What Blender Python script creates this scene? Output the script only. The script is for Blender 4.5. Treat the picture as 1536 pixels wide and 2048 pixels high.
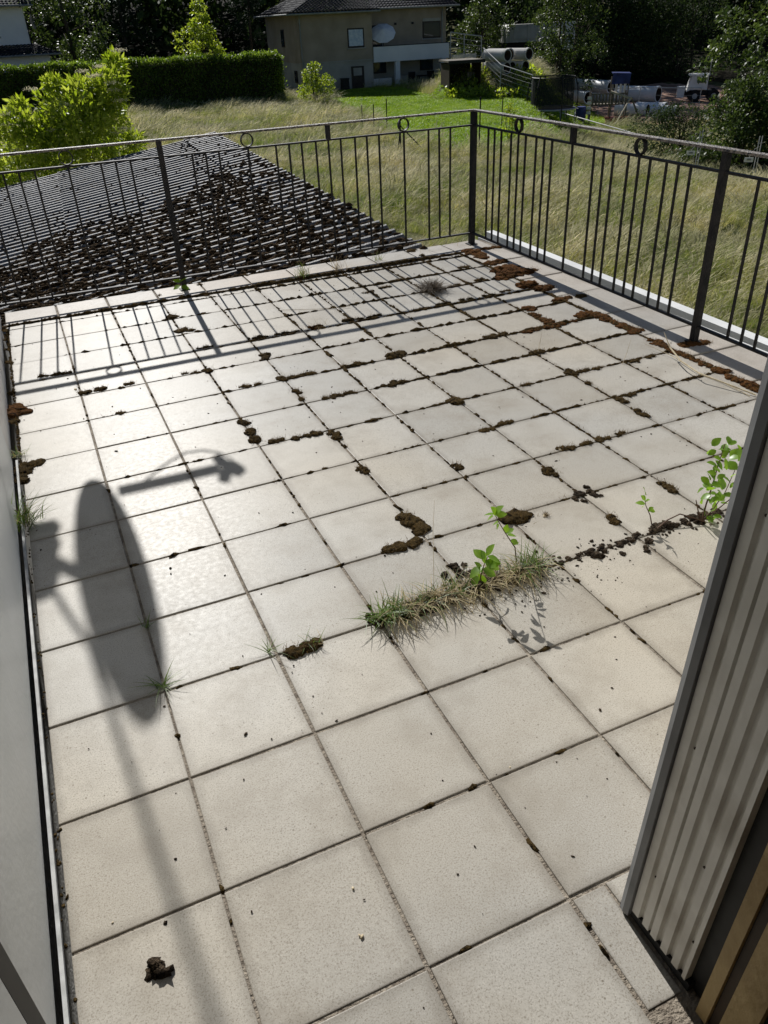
import bpy, bmesh, math, random
import numpy as np
from mathutils import Vector, Matrix, noise as mnoise

rnd = random.Random(7)
nr = np.random.default_rng(7)
for o in list(bpy.data.objects):
    bpy.data.objects.remove(o, do_unlink=True)
sc = bpy.context.scene
col = sc.collection
R_ = math.radians

# ------------------------------------------------------------------ camera
CAM = np.array([0.28353879, -1.56220418, 1.43363764])
RM = np.array([[0.91293335, -0.40606607, -0.04078044], [-0.24979885, -0.47697973, -0.84266890], [0.32272780, 0.77948745, -0.53688554]])
FPX = 1555.3
cam = bpy.data.cameras.new('camera'); cam_o = bpy.data.objects.new('camera', cam); col.objects.link(cam_o)
cam.sensor_fit = 'HORIZONTAL'; cam.sensor_width = 36.0; cam.lens = 36.0 * FPX / 1536.0
cam.clip_start = 0.02; cam.clip_end = 2000
Mx = Matrix.Identity(4)
for r in range(3):
    Mx[r][0] = RM[0][r]; Mx[r][1] = -RM[1][r]; Mx[r][2] = -RM[2][r]; Mx[r][3] = CAM[r]
cam_o.matrix_world = Mx
sc.camera = cam_o
sc.render.resolution_x = 768; sc.render.resolution_y = 1024

# ------------------------------------------------------------------ sky, sun, exposure
SUN = np.array([0.082, 1.27, 0.883]); SUN /= np.linalg.norm(SUN)
w = bpy.data.worlds.new('World'); sc.world = w; w.use_nodes = True
nt = w.node_tree; nt.nodes.clear()
sky = nt.nodes.new('ShaderNodeTexSky'); sky.sky_type = 'NISHITA'; sky.sun_disc = False; sky.dust_density = 0.05; sky.ozone_density = 2.0; sky.air_density = 0.75
sky.sun_elevation = math.asin(SUN[2]); sky.sun_rotation = math.atan2(SUN[0], SUN[1])
bg = nt.nodes.new('ShaderNodeBackground'); bg.inputs[1].default_value = 0.05
wo = nt.nodes.new('ShaderNodeOutputWorld')
nt.links.new(sky.outputs[0], bg.inputs[0]); nt.links.new(bg.outputs[0], wo.inputs[0])
sl = bpy.data.lights.new('sun', 'SUN'); sl.energy = 5.0; sl.angle = R_(0.53); sl.color = (1.0, 0.98, 0.945)
so = bpy.data.objects.new('sun', sl); col.objects.link(so)
so.rotation_euler = Vector(-SUN).to_track_quat('-Z', 'Y').to_euler()
so.location = (2, 30, 25)
sc.view_settings.view_transform = 'Standard'; sc.view_settings.look = 'None'
sc.view_settings.gamma = 1.0; sc.view_settings.exposure = 0.05; sc.view_settings.use_curve_mapping = False

# ------------------------------------------------------------------ pixel helpers (photo is 1536 x 2048)
def ray(x, y):
    d = RM.T @ np.array([(x - 768) / FPX, (y - 1024) / FPX, 1.0]); return d / np.linalg.norm(d)
def onz(x, y, z=0.0):
    d = ray(x, y); return CAM + d * (z - CAM[2]) / d[2]
def at(x, y, dist):
    d = ray(x, y); return CAM + d * dist / math.hypot(d[0], d[1])

# ------------------------------------------------------------------ materials
def principled(name, rough=0.6, spec=0.5, metal=0.0):
    m = bpy.data.materials.new(name); m.use_nodes = True
    n = m.node_tree.nodes; l = m.node_tree.links
    b = n['Principled BSDF']; b.inputs['Roughness'].default_value = rough
    b.inputs['Metallic'].default_value = metal; b.inputs['Specular IOR Level'].default_value = spec
    return m, n, l, b
def ramp(n, stops):
    r = n.new('ShaderNodeValToRGB'); e = r.color_ramp.elements
    while len(e) > 1: e.remove(e[-1])
    e[0].position = stops[0][0]; e[0].color = (*stops[0][1], 1)
    for p, c in stops[1:]:
        q = e.new(p); q.color = (*c, 1)
    return r
def mat_noise(name, c1, c2, scale=5.0, rough=0.7, spec=0.3, bump=0.0, bscale=40.0, detail=6, metal=0.0, rand=0.0, coord='Object', c3=None, lo=.35, hi=.65):
    m, n, l, b = principled(name, rough, spec, metal)
    tc = n.new('ShaderNodeTexCoord'); src = tc.outputs['Object']
    if coord == 'World':
        g = n.new('ShaderNodeNewGeometry'); src = g.outputs['Position']
    t = n.new('ShaderNodeTexNoise'); t.inputs['Scale'].default_value = scale; t.inputs['Detail'].default_value = detail
    l.new(src, t.inputs['Vector'])
    st = [(lo, c1), (hi, c2)]
    if c3: st = [(lo, c1), ((lo + hi) / 2, c2), (hi, c3)]
    r = ramp(n, st); l.new(t.outputs['Fac'], r.inputs[0]); out = r.outputs[0]
    if rand > 0:
        oi = n.new('ShaderNodeObjectInfo'); mr = n.new('ShaderNodeMapRange')
        mr.inputs[3].default_value = 1 - rand; mr.inputs[4].default_value = 1 + rand
        l.new(oi.outputs['Random'], mr.inputs[0])
        hs = n.new('ShaderNodeHueSaturation'); l.new(mr.outputs[0], hs.inputs['Value']); l.new(out, hs.inputs['Color']); out = hs.outputs[0]
    l.new(out, b.inputs['Base Color'])
    if bump > 0:
        t2 = n.new('ShaderNodeTexNoise'); t2.inputs['Scale'].default_value = bscale; t2.inputs['Detail'].default_value = 4
        l.new(src, t2.inputs['Vector'])
        bp = n.new('ShaderNodeBump'); bp.inputs['Strength'].default_value = bump; bp.inputs['Distance'].default_value = 0.02
        l.new(t2.outputs['Fac'], bp.inputs['Height']); l.new(bp.outputs[0], b.inputs['Normal'])
    return m
def mat_leaf(name, c1, c2, trans=0.45, rough=0.45, scale=1.2, spec=0.4, c3=None, isl=.5, nw=1.0):
    """two-sided leaf: diffuse + gloss + light coming through from behind"""
    m, n, l, b = principled(name, rough, spec)
    g = n.new('ShaderNodeNewGeometry')
    t = n.new('ShaderNodeTexNoise'); t.inputs['Scale'].default_value = scale; t.inputs['Detail'].default_value = 5
    l.new(g.outputs['Position'], t.inputs['Vector'])
    mx = n.new('ShaderNodeMath'); mx.operation = 'MULTIPLY_ADD'
    l.new(g.outputs['Random Per Island'], mx.inputs[0]); mx.inputs[1].default_value = isl
    ms = n.new('ShaderNodeMath'); ms.operation = 'MULTIPLY_ADD'; l.new(t.outputs['Fac'], ms.inputs[0]); ms.inputs[1].default_value = nw; ms.inputs[2].default_value = .5 - .5 * nw - .5 * isl
    l.new(ms.outputs[0], mx.inputs[2])
    st = [(0.25, c1), (0.75, c2)] if not c3 else [(0.22, c1), (0.5, c2), (0.78, c3)]
    r = ramp(n, st); l.new(mx.outputs[0], r.inputs[0])
    l.new(r.outputs[0], b.inputs['Base Color'])
    tr = n.new('ShaderNodeBsdfTranslucent')
    hs = n.new('ShaderNodeHueSaturation'); hs.inputs['Saturation'].default_value = 1.1; hs.inputs['Value'].default_value = 1.5
    hs.inputs['Hue'].default_value = 0.49
    l.new(r.outputs[0], hs.inputs['Color']); l.new(hs.outputs[0], tr.inputs['Color'])
    ad = n.new('ShaderNodeMixShader'); ad.inputs[0].default_value = trans
    l.new(b.outputs[0], ad.inputs[1]); l.new(tr.outputs[0], ad.inputs[2])
    l.new(ad.outputs[0], n['Material Output'].inputs['Surface'])
    return m

def mat_tile(name, base, rough=0.36, edge=0.3, warm=(0.47, 0.41, 0.33)):
    m, n, l, b = principled(name, rough, 0.09)
    tc = n.new('ShaderNodeTexCoord'); oi = n.new('ShaderNodeObjectInfo'); g = n.new('ShaderNodeNewGeometry')
    W = g.outputs['Position']
    def nz(scale, det=3, vec=W, r=0.5):
        t = n.new('ShaderNodeTexNoise'); t.inputs['Scale'].default_value = scale; t.inputs['Detail'].default_value = det
        t.inputs['Roughness'].default_value = r; l.new(vec, t.inputs['Vector']); return t.outputs['Fac']
    def mix(f, a, c, mode='MIX'):
        k = n.new('ShaderNodeMix'); k.data_type = 'RGBA'; k.blend_type = mode
        for s, v in ((k.inputs[0], f), (k.inputs[6], a), (k.inputs[7], c)):
            if hasattr(v, 'links'): l.new(v, s)
            elif isinstance(v, tuple): s.default_value = (*v, 1)
            else: s.default_value = v
        return k.outputs[2]
    def rng(v, a, c, lo=0.0, hi=1.0):
        k = n.new('ShaderNodeMapRange'); k.inputs[1].default_value = a; k.inputs[2].default_value = c
        k.inputs[3].default_value = lo; k.inputs[4].default_value = hi; l.new(v, k.inputs[0]); return k.outputs[0]
    # slow drift in tone over the floor and from tile to tile
    c = mix(rng(nz(0.9, 3), .3, .7), base, warm)
    hs = n.new('ShaderNodeHueSaturation'); l.new(c, hs.inputs['Color']); l.new(rng(oi.outputs['Random'], 0, 1, .87, 1.08), hs.inputs['Value']); c = hs.outputs[0]
    # fine salt and pepper grain of the stoneware
    c = mix(rng(nz(300, 3, r=.75), .50, .68, 0, .72), c, (0.17, 0.145, 0.11))
    c = mix(rng(nz(360, 3, r=.75), .56, .70, 0, .5), c, (0.72, 0.68, 0.60))
    # scattered lichen spots
    v = n.new('ShaderNodeTexVoronoi'); v.inputs['Scale'].default_value = 55; l.new(W, v.inputs['Vector'])
    spot = n.new('ShaderNodeMath'); spot.operation = 'MULTIPLY'
    l.new(rng(v.outputs['Distance'], .07, .15, .85, 0), spot.inputs[0]); l.new(rng(nz(2.3, 4), .46, .62), spot.inputs[1])
    c = mix(spot.outputs[0], c, (0.16, 0.135, 0.10))
    # broad soiling and edge grime
    c = mix(rng(nz(6.0, 6, r=.65), .46, .78, 0, .6), c, (0.27, 0.235, 0.185))
    sx = n.new('ShaderNodeSeparateXYZ'); l.new(tc.outputs['Generated'], sx.inputs[0])
    def edged(o):
        a = n.new('ShaderNodeMath'); a.operation = 'SUBTRACT'; l.new(o, a.inputs[0]); a.inputs[1].default_value = .5
        k = n.new('ShaderNodeMath'); k.operation = 'ABSOLUTE'; l.new(a.outputs[0], k.inputs[0]); return k.outputs[0]
    mxx = n.new('ShaderNodeMath'); mxx.operation = 'MAXIMUM'; l.new(edged(sx.outputs[0]), mxx.inputs[0]); l.new(edged(sx.outputs[1]), mxx.inputs[1])
    ad = n.new('ShaderNodeMath'); ad.operation = 'MULTIPLY_ADD'; l.new(nz(16, 5), ad.inputs[0]); ad.inputs[1].default_value = .10; l.new(mxx.outputs[0], ad.inputs[2])
    c = mix(rng(ad.outputs[0], .468, .550, 0, edge), c, (0.12, 0.10, 0.075))
    l.new(c, b.inputs['Base Color'])
    l.new(rng(nz(60, 4), .3, .7, rough - .03, rough + .05), b.inputs['Roughness'])
    bp = n.new('ShaderNodeBump'); bp.inputs['Strength'].default_value = .12; bp.inputs['Distance'].default_value = .002
    l.new(nz(260, 3), bp.inputs['Height']); l.new(bp.outputs[0], b.inputs['Normal'])
    return m

M = {}
M['tile'] = mat_tile('floor tile', (0.445, 0.432, 0.40), rough=.40, edge=.36, warm=(.465, .42, .345))
M['tile_edge'] = mat_tile('edging tile', (0.50, 0.48, 0.44), rough=.5, edge=.25, warm=(.48, .41, .34))
M['mortar'] = mat_noise('mortar', (0.17, .14, .11), (.34, .295, .235), scale=35, rough=.95, bump=.6, bscale=150, coord='World')
M['iron'] = mat_noise('railing iron', (0.010, .0095, .0095), (.028, .024, .022), scale=18, rough=.62, spec=.28, bump=.25, bscale=90, coord='World')
M['iron_top'] = mat_noise('weathered rail top', (0.03, .026, .024), (.30, .25, .20), scale=38, rough=.42, spec=.6, bump=.8, bscale=120, coord='World', c3=(.05, .04, .035), lo=.38, hi=.66)
M['white_board'] = mat_noise('white board', (0.70, .70, .68), (.82, .82, .80), scale=4, rough=.5, bump=.05)
M['render_wall'] = mat_noise('wall render', (.62, .61, .58), (.74, .73, .70), scale=3, rough=.9, bump=.3, bscale=120)
M['panel'] = mat_noise('painted panel', (.62, .63, .60), (.73, .735, .71), scale=2.2, rough=.38, spec=.5, bump=.04, bscale=60)
M['skirt'] = mat_noise('skirting tile', (.70, .67, .62), (.80, .77, .72), scale=9, rough=.5)  # pale base stands in for grazing sun that the skirting doesn't catch
M['wood_soil'] = mat_noise('leaf litter', (.010, .010, .006), (.03, .026, .015), scale=2, rough=1, spec=.05, coord='World')
M['alu'] = mat_noise('aluminium strip', (.34, .34, .325), (.52, .52, .50), scale=25, rough=.75, metal=0)
M['ribbed'] = mat_noise('ribbed panel', (.56, .52, .45), (.80, .77, .70), scale=4, rough=.45, spec=.5, bump=.06, bscale=80, c3=(.68, .65, .58))
M['edge_metal'] = mat_noise('edge profile', (.16, .165, .17), (.24, .245, .25), scale=9, rough=.45, spec=.5)
M['black'] = mat_noise('black gasket', (.008, .008, .008), (.02, .02, .02), scale=20, rough=.55)
M['ochre'] = mat_noise('ochre wood', (.36, .25, .11), (.52, .38, .18), scale=8, rough=.6, bump=.2, bscale=60)
M['brown_dark'] = mat_noise('dark brown wood', (.03, .02, .012), (.06, .04, .025), scale=8, rough=.6)
M['moss'] = mat_noise('moss', (.014, .010, .005), (.10, .066, .026), scale=55, rough=1, spec=.05, bump=1.0, bscale=240, rand=.25, coord='World', c3=(.035, .026, .012))
M['moss_rust'] = mat_noise('rusty moss', (.030, .014, .006), (.17, .075, .025), scale=50, rough=1, spec=.05, bump=1.0, bscale=240, rand=.2, coord='World', c3=(.075, .035, .013))
M['soil'] = mat_noise('soil', (.022, .016, .011), (.11, .08, .052), scale=60, rough=1, spec=.1, bump=1.0, bscale=200, rand=.2, coord='World')
M['grass_green'] = mat_leaf('grass blade', (.06, .11, .02), (.16, .24, .05), trans=.4, scale=20)
M['grass_dry'] = mat_leaf('dry grass', (.22, .17, .085), (.48, .40, .23), trans=.3, scale=30, rough=.7)
M['sapling'] = mat_leaf('sapling leaf', (.10, .20, .025), (.22, .36, .05), trans=.5, scale=30, rough=.35)
M['stem'] = mat_noise('stem', (.07, .035, .025), (.13, .08, .05), scale=60, rough=.7)
M['straw'] = mat_noise('straw', (.42, .34, .22), (.62, .53, .36), scale=40, rough=.7)
M['fibre'] = mat_noise('fibre cement', (.045, .044, .043), (.19, .188, .182), scale=2.2, rough=.62, spec=.4, bump=.4, bscale=70, coord='World', c3=(.10, .10, .10), rand=.12, lo=.3, hi=.7)
M['roof_moss'] = mat_noise('roof moss', (.014, .010, .006), (.075, .049, .026), scale=12, rough=1, spec=.05, bump=1, bscale=60, coord='World', c3=(.040, .028, .016))
M['meadow_soil'] = mat_noise('meadow ground', (.035, .05, .015), (.13, .12, .055), scale=.5, rough=1, spec=.05, bump=.6, bscale=8, coord='World', c3=(.07, .085, .03))
M['lawn'] = mat_noise('lawn', (.10, .18, .015), (.22, .33, .035), scale=1.1, rough=.9, spec=.1, bump=.8, bscale=25, coord='World', c3=(.15, .25, .025))
M['dirt'] = mat_noise('red dirt', (.24, .14, .10), (.46, .30, .23), scale=.8, rough=1, spec=.1, bump=.8, bscale=6, coord='World')

# ------------------------------------------------------------------ mesh helpers
class MB:
    def __init__(s): s.v = []; s.f = []
    def add(s, V, F):
        o = len(s.v); s.v += [tuple(p) for p in V]; s.f += [tuple(i + o for i in f) for f in F]
    def box(s, c, size, rot=None, taper=1.0):
        hx, hy, hz = size[0] / 2, size[1] / 2, size[2] / 2
        V = [Vector((x * hx * (taper if z > 0 else 1), y * hy * (taper if z > 0 else 1), z * hz)) for z in (-1, 1) for y in (-1, 1) for x in (-1, 1)]
        if rot is not None:
            if not isinstance(rot, Matrix): rot = Matrix.Rotation(rot, 3, 'Z')
            V = [rot @ p for p in V]
        c = Vector(c); V = [p + c for p in V]
        s.add(V, [(0, 2, 3, 1), (4, 5, 7, 6), (0, 1, 5, 4), (2, 6, 7, 3), (0, 4, 6, 2), (1, 3, 7, 5)])
    def bar(s, p0, p1, wx, wy, up=(0, 0, 1)):
        p0 = Vector(p0); p1 = Vector(p1); d = (p1 - p0); L = d.length; d.normalize()
        up = Vector(up)
        if abs(d.dot(up)) > .95: up = Vector((1, 0, 0))
        a = d.cross(up).normalized(); b = a.cross(d).normalized()
        V = [p + a * (i * wx / 2) + b * (j * wy / 2) for p in (p0, p1) for i, j in ((-1, -1), (1, -1), (1, 1), (-1, 1))]
        s.add(V, [(0, 3, 2, 1), (4, 5, 6, 7), (0, 1, 5, 4), (1, 2, 6, 5), (2, 3, 7, 6), (3, 0, 4, 7)])
    def tube(s, pts, r, n=8, cap=True):
        pts = [Vector(p) for p in pts]; rr = r if hasattr(r, '__len__') else [r] * len(pts)
        ref = Vector((0.3, 0.2, 1)).normalized(); rings = []
        for i, p in enumerate(pts):
            d = (pts[min(i + 1, len(pts) - 1)] - pts[max(i - 1, 0)]).normalized()
            rf = ref if abs(d.dot(ref)) < .95 else Vector((1, 0, 0))
            a = d.cross(rf).normalized(); b = a.cross(d)
            rings.append([p + (a * math.cos(t) + b * math.sin(t)) * rr[i] for t in [2 * math.pi * k / n for k in range(n)]])
        V = [p for r_ in rings for p in r_]; F = []
        for i in range(len(pts) - 1):
            for k in range(n):
                F.append((i * n + k, i * n + (k + 1) % n, (i + 1) * n + (k + 1) % n, (i + 1) * n + k))
        if cap:
            F.append(tuple(range(n - 1, -1, -1))); F.append(tuple((len(pts) - 1) * n + k for k in range(n)))
        s.add(V, F)
    def prism(s, poly, p0, ax, ay, az, depth):
        """extrude a 2-D outline (u, v) placed at p0 with axes ax, ay along az by depth"""
        p0 = Vector(p0); ax = Vector(ax); ay = Vector(ay); az = Vector(az); n = len(poly)
        V = [p0 + ax * u + ay * v for u, v in poly] + [p0 + ax * u + ay * v + az * depth for u, v in poly]
        F = [tuple(range(n - 1, -1, -1)), tuple(range(n, 2 * n))] + [(i, (i + 1) % n, n + (i + 1) % n, n + i) for i in range(n)]
        s.add(V, F)
    def build(s, name, mat, parent=None, smooth=False, world=True):
        me = bpy.data.meshes.new(name); me.from_pydata(s.v, [], s.f); me.update()
        bm = bmesh.new(); bm.from_mesh(me); bmesh.ops.recalc_face_normals(bm, faces=bm.faces); bm.to_mesh(me); bm.free()
        return link(name, me, mat, parent, smooth)
def link(name, me, mat, parent=None, smooth=False):
    o = bpy.data.objects.new(name, me); col.objects.link(o)
    for mt in (mat if isinstance(mat, (list, tuple)) else [mat]):
        mt = M[mt] if isinstance(mt, str) else mt
        if len(me.materials) < 8 and mt.name not in [q.name for q in me.materials if q]: me.materials.append(mt)
    if smooth: me.polygons.foreach_set('use_smooth', [True] * len(me.polygons))
    if parent is not None:
        o.parent = parent
        if parent.type == 'EMPTY' or parent.parent is not None or tuple(parent.location) != (0, 0, 0):
            bpy.context.view_layer.update() if False else None
        o.matrix_parent_inverse = mat_world(parent).inverted()
    return o
def mat_world(o):
    m = o.matrix_basis.copy()
    if o.parent is not None: m = mat_world(o.parent) @ o.matrix_parent_inverse @ m
    return m
def tag(o, label, cat, group=None):
    o['label'] = label; o['category'] = cat
    if group: o['group'] = group
    return o
def thing(name, label, cat, loc=(0, 0, 0), group=None, rotz=0.0):
    o = bpy.data.objects.new(name, None); col.objects.link(o); o.location = loc; o.rotation_euler = (0, 0, rotz)
    o.empty_display_size = .1
    return tag(o, label, cat, group)
def struct(o): o['kind'] = 'structure'; return o
def stuff(o): o['kind'] = 'stuff'; return o
def quads(name, V, F, mat, parent=None, smooth=False, midx=None):
    """fast mesh from arrays; F is (n,4) or (n,3)"""
    me = bpy.data.meshes.new(name); V = np.asarray(V, np.float32); F = np.asarray(F, np.int32)
    k = F.shape[1]
    me.vertices.add(len(V)); me.vertices.foreach_set('co', V.ravel())
    me.loops.add(F.size); me.loops.foreach_set('vertex_index', F.ravel())
    me.polygons.add(len(F)); me.polygons.foreach_set('loop_start', np.arange(0, F.size, k, dtype=np.int32))
    me.polygons.foreach_set('loop_total', np.full(len(F), k, np.int32))
    if midx is not None: me.polygons.foreach_set('material_index', np.asarray(midx, np.int32))
    me.update(calc_edges=True)
    return link(name, me, mat, parent, smooth)

def sstep(v, a, b):
    t = np.clip((v - a) / (b - a), 0, 1); return t * t * (3 - 2 * t)

# lumpy cushions -------------------------------------------------
_ico = {}
def ico(sub):
    if sub not in _ico:
        bm = bmesh.new(); bmesh.ops.create_icosphere(bm, subdivisions=sub, radius=1)
        _ico[sub] = (np.array([v.co[:] for v in bm.verts]), np.array([[v.index for v in f.verts] for f in bm.faces])); bm.free()
    return _ico[sub]
def lumps(name, items, mat, parent=None, sub=2, rough=.35, fuzz=0, fuzzmat=None):
    """items: (x, y, z, rx, ry, rz, angle); many small noisy domes joined in one mesh"""
    bv, bf = ico(sub); VV = []; FF = []; o = 0
    for it in items:
        x, y, z, rx, ry, rz, a = it
        off = nr.uniform(-50, 50, 3)
        d = np.array([mnoise.noise(Vector(p * 1.7 + off)) + .5 * mnoise.noise(Vector(p * 4.1 + off)) for p in bv])
        p = bv * (1 + rough * d)[:, None]
        p = p * np.array([rx, ry, rz]); ca, sa = math.cos(a), math.sin(a)
        q = np.stack([p[:, 0] * ca - p[:, 1] * sa + x, p[:, 0] * sa + p[:, 1] * ca + y, np.maximum(p[:, 2], -.25 * rz) + z], 1)
        VV.append(q); FF.append(bf + o); o += len(q)
    return quads(name, np.concatenate(VV), np.concatenate(FF), mat, parent, smooth=True)

# blades and leaves ----------------------------------------------
def blades(base, dirs, lengths, widths, curve, seg=3):
    """strips that start at base, leave along dirs and droop by curve; returns V, F"""
    n = len(base); base = np.asarray(base, float); d = np.asarray(dirs, float); d /= np.linalg.norm(d, axis=1)[:, None]
    side = np.cross(d, np.array([0, 0, 1.0]) + nr.normal(0, .2, (n, 3))); side /= np.linalg.norm(side, axis=1)[:, None] + 1e-9
    hor = d.copy(); hor[:, 2] = 0; hor /= np.linalg.norm(hor, axis=1)[:, None] + 1e-9
    V = np.zeros((n, (seg + 1) * 2, 3))
    for k in range(seg + 1):
        t = k / seg
        p = base + d * (lengths * t)[:, None] + hor * (curve * lengths * t * t * .6)[:, None]
        p[:, 2] -= curve * lengths * t * t * .7
        wd = widths * (1 - .9 * t ** 1.5) * .5
        V[:, 2 * k] = p - side * wd[:, None]; V[:, 2 * k + 1] = p + side * wd[:, None]
    F = []
    b0 = np.arange(n) * (seg + 1) * 2
    for k in range(seg):
        F.append(np.stack([b0 + 2 * k, b0 + 2 * k + 1, b0 + 2 * k + 3, b0 + 2 * k + 2], 1))
    return V.reshape(-1, 3), np.concatenate(F)
def leaves(pos, size, aspect=.5, updir=.35, out=None, outw=.5, fold=.2):
    """diamond leaves, folded along the midrib; pos (n,3)"""
    n = len(pos); pos = np.asarray(pos, float)
    ax = nr.normal(0, 1, (n, 3)); ax[:, 2] += updir
    if out is not None: ax += out * outw * 2
    ax /= np.linalg.norm(ax, axis=1)[:, None]
    nn = nr.normal(0, .6, (n, 3)) + np.array([0, 0, 1.0]); sd = np.cross(ax, nn); sd /= np.linalg.norm(sd, axis=1)[:, None] + 1e-9
    up = np.cross(sd, ax)
    s = (size * nr.uniform(.65, 1.3, n))[:, None]
    V = np.stack([pos, pos + ax * s * .5 + sd * s * aspect * .5 + up * s * fold * .3, pos + ax * s, pos + ax * s * .5 - sd * s * aspect * .5 + up * s * fold * .3], 1)
    b0 = np.arange(n) * 4
    return V.reshape(-1, 3), np.stack([b0, b0 + 1, b0 + 2, b0 + 3], 1)


# ================================================================== TERRAIN
def gz(x, y):
    x = np.asarray(x, float); y = np.asarray(y, float)
    r = np.hypot(x - CAM[0], y - CAM[1]); a = np.degrees(np.arctan2(x - CAM[0], y - CAM[1]))
    z = -2.9 - .75 * sstep(r, 8, 46)
    z = z + .10 * np.sin(x * .45 + 1) * np.cos(y * .38) * sstep(r, 6, 12)
    z = z - 2.3 * sstep(a, 32.2, 37.5) * sstep(r, 22, 58)
    z = z + 1.35 * sstep(r, 60.5, 64.5) * sstep(a, 26.8, 28.2) * (1 - sstep(a, 33.5, 36.5))
    z = z + .7 * sstep(a, 42, 44) * sstep(r, 34, 37) * (1 - sstep(r, 41, 45))
    z = z + 9.0 * sstep(r, 82, 175)
    return z
def zat(x, y): return float(gz(x, y))
def ground_at(px, py, r0=4.0):
    """where the sight line through a pixel meets the terrain"""
    d = ray(px, py); h = math.hypot(d[0], d[1])
    for k in range(3000):
        r = r0 + k * .06
        p = CAM + d * r / h
        if p[2] <= zat(p[0], p[1]): return np.array([p[0], p[1], zat(p[0], p[1])])
    return p

def grid_sheet(name, mat, xs, ys, lift=0.0, mask=None):
    X, Y = np.meshgrid(xs, ys); Z = gz(X, Y) + lift
    V = np.stack([X.ravel(), Y.ravel(), Z.ravel()], 1); nx = len(xs)
    I = np.arange((len(ys) - 1) * nx).reshape(-1, nx)[:, :-1].ravel()
    F = np.stack([I, I + 1, I + nx + 1, I + nx], 1)
    if mask is not None:
        c = V[F].mean(1); F = F[mask(c[:, 0], c[:, 1])]
    return quads(name, V, F, mat, smooth=True)
def inpoly(poly):
    P = np.array(poly)
    def f(x, y):
        x = np.asarray(x); c = np.zeros(x.shape, bool); j = len(P) - 1
        for i in range(len(P)):
            xi, yi = P[i]; xj, yj = P[j]
            c ^= ((yi > y) != (yj > y)) & (x < (xj - xi) * (y - yi) / (yj - yi + 1e-12) + xi); j = i
        return c
    return f
gx = np.concatenate([np.arange(-500, -60, 40), np.arange(-60, 90, 1.0), np.arange(90, 620, 40)])
gy = np.concatenate([np.arange(-300, -10, 40), np.arange(-10, 110, 1.0), np.arange(110, 900, 40)])
struct(grid_sheet('ground', 'meadow_soil', gx, gy))
def gp(px, py): p = ground_at(px, py); return (p[0], p[1])
lawn_poly = [gp(755, 232), gp(770, 262), gp(905, 300), gp(1010, 290), gp(1160, 266), gp(1240, 250), gp(1160, 205), gp(1060, 196), gp(985, 186), gp(905, 172), gp(800, 176), gp(600, 188), gp(690, 215)]
struct(grid_sheet('lawn', 'lawn', np.arange(5, 60, .25), np.arange(15, 90, .25), .02, inpoly(lawn_poly)))
wood_x = np.concatenate([np.arange(-80, 150, 3.0), np.arange(150, 420, 30)]); wood_y = np.concatenate([np.arange(-20, 190, 3.0), np.arange(190, 600, 40)])
struct(grid_sheet('wood_floor', 'wood_soil', wood_x, wood_y, .05, lambda x, y: np.hypot(x - CAM[0], y - CAM[1]) > np.where(np.degrees(np.arctan2(x - CAM[0], y - CAM[1])) > 35, 94, 83)))
dirt_poly = [gp(1140, 215), gp(1250, 245), gp(1330, 250), gp(1480, 240), gp(1560, 205), gp(1420, 170), gp(1260, 165), gp(1180, 172), gp(1110, 180)]
struct(grid_sheet('dirt_track', 'dirt', np.arange(20, 80, .5), np.arange(15, 90, .5), .035, inpoly(dirt_poly)))

# ================================================================== OWN HOUSE (lower storey, left wing wall, doorway)
house = thing('house', 'rendered house with doorway opening onto the tiled terrace', 'house', (0, -1.3, -3.0))
b = MB(); b.box((1.72, 1.3, -1.66), (3.36, 4.56, 2.96)); b.build('lower_storey', 'render_wall', house)
b = MB(); b.box((-.20, 1.40, 0.1), (.32, 4.52, 6.4)); b.box((-.20, -2.5, .1), (.32, 3.2, 6.4)); b.build('wing_wall', 'render_wall', house)
b = MB(); b.box((2.30, -1.12, 1.55), (2.44, .26, 3.26)); b.box((.50, -1.02, 2.72), (1.12, .26, .9)); b.build('facade_wall', 'render_wall', house)
b = MB(); b.box((1.0, -2.7, -.08), (2.4, 2.9, .1)); b.box((1.0, -2.7, 2.5), (2.4, 2.9, .1)); b.box((1.0, -4.2, 1.2), (2.4, .1, 2.7)); b.box((2.2, -2.7, 1.2), (.1, 2.9, 2.5)); b.build('room_shell', 'brown_dark', house)
# skirting tiles at the foot of the wing wall, far half
k = 0; y = 3.62
while y > 1.3:
    b = MB(); b.box((-.032, y - .15, .075), (.02, .294, .17)); b.build('skirting_tile', 'skirt', house); y -= .30
# painted panel fixed to the wing wall, its alu foot strip
pan = MB(); pan.box((-.025, .35, 1.146), (.022, 2.31, 2.248)); pan.build('wall_panel', 'panel', house)
b = MB(); b.box((-.030, 1.512, 1.15), (.016, .012, 2.25)); b.build('panel_edge', 'black', house)
b = MB(); b.box((-.024, .35, .018), (.012, 2.29, .022)); b.build('panel_gap', 'soil', house)
b = MB(); b.box((.000, .35, .006), (.008, 2.36, .012)); b.build('foot_strip', 'alu', house)
# door frame, left stile
b = MB(); b.box((-.012, -.838, 1.1), (.034, .052, 2.2)); b.build('door_gasket', 'black', house)
b = MB(); b.box((-.015, -.91, 1.1), (.04, .088, 2.2)); b.build('door_stile', 'panel', house)
b = MB(); b.box((-.012, -.972, 1.1), (.036, .03, 2.2)); b.build('door_gasket', 'brown_dark', house)
b = MB(); b.box((-.015, -1.05, 1.1), (.04, .12, 2.2)); b.build('door_stile', 'panel', house)
n_before = set(house.children)
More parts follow.
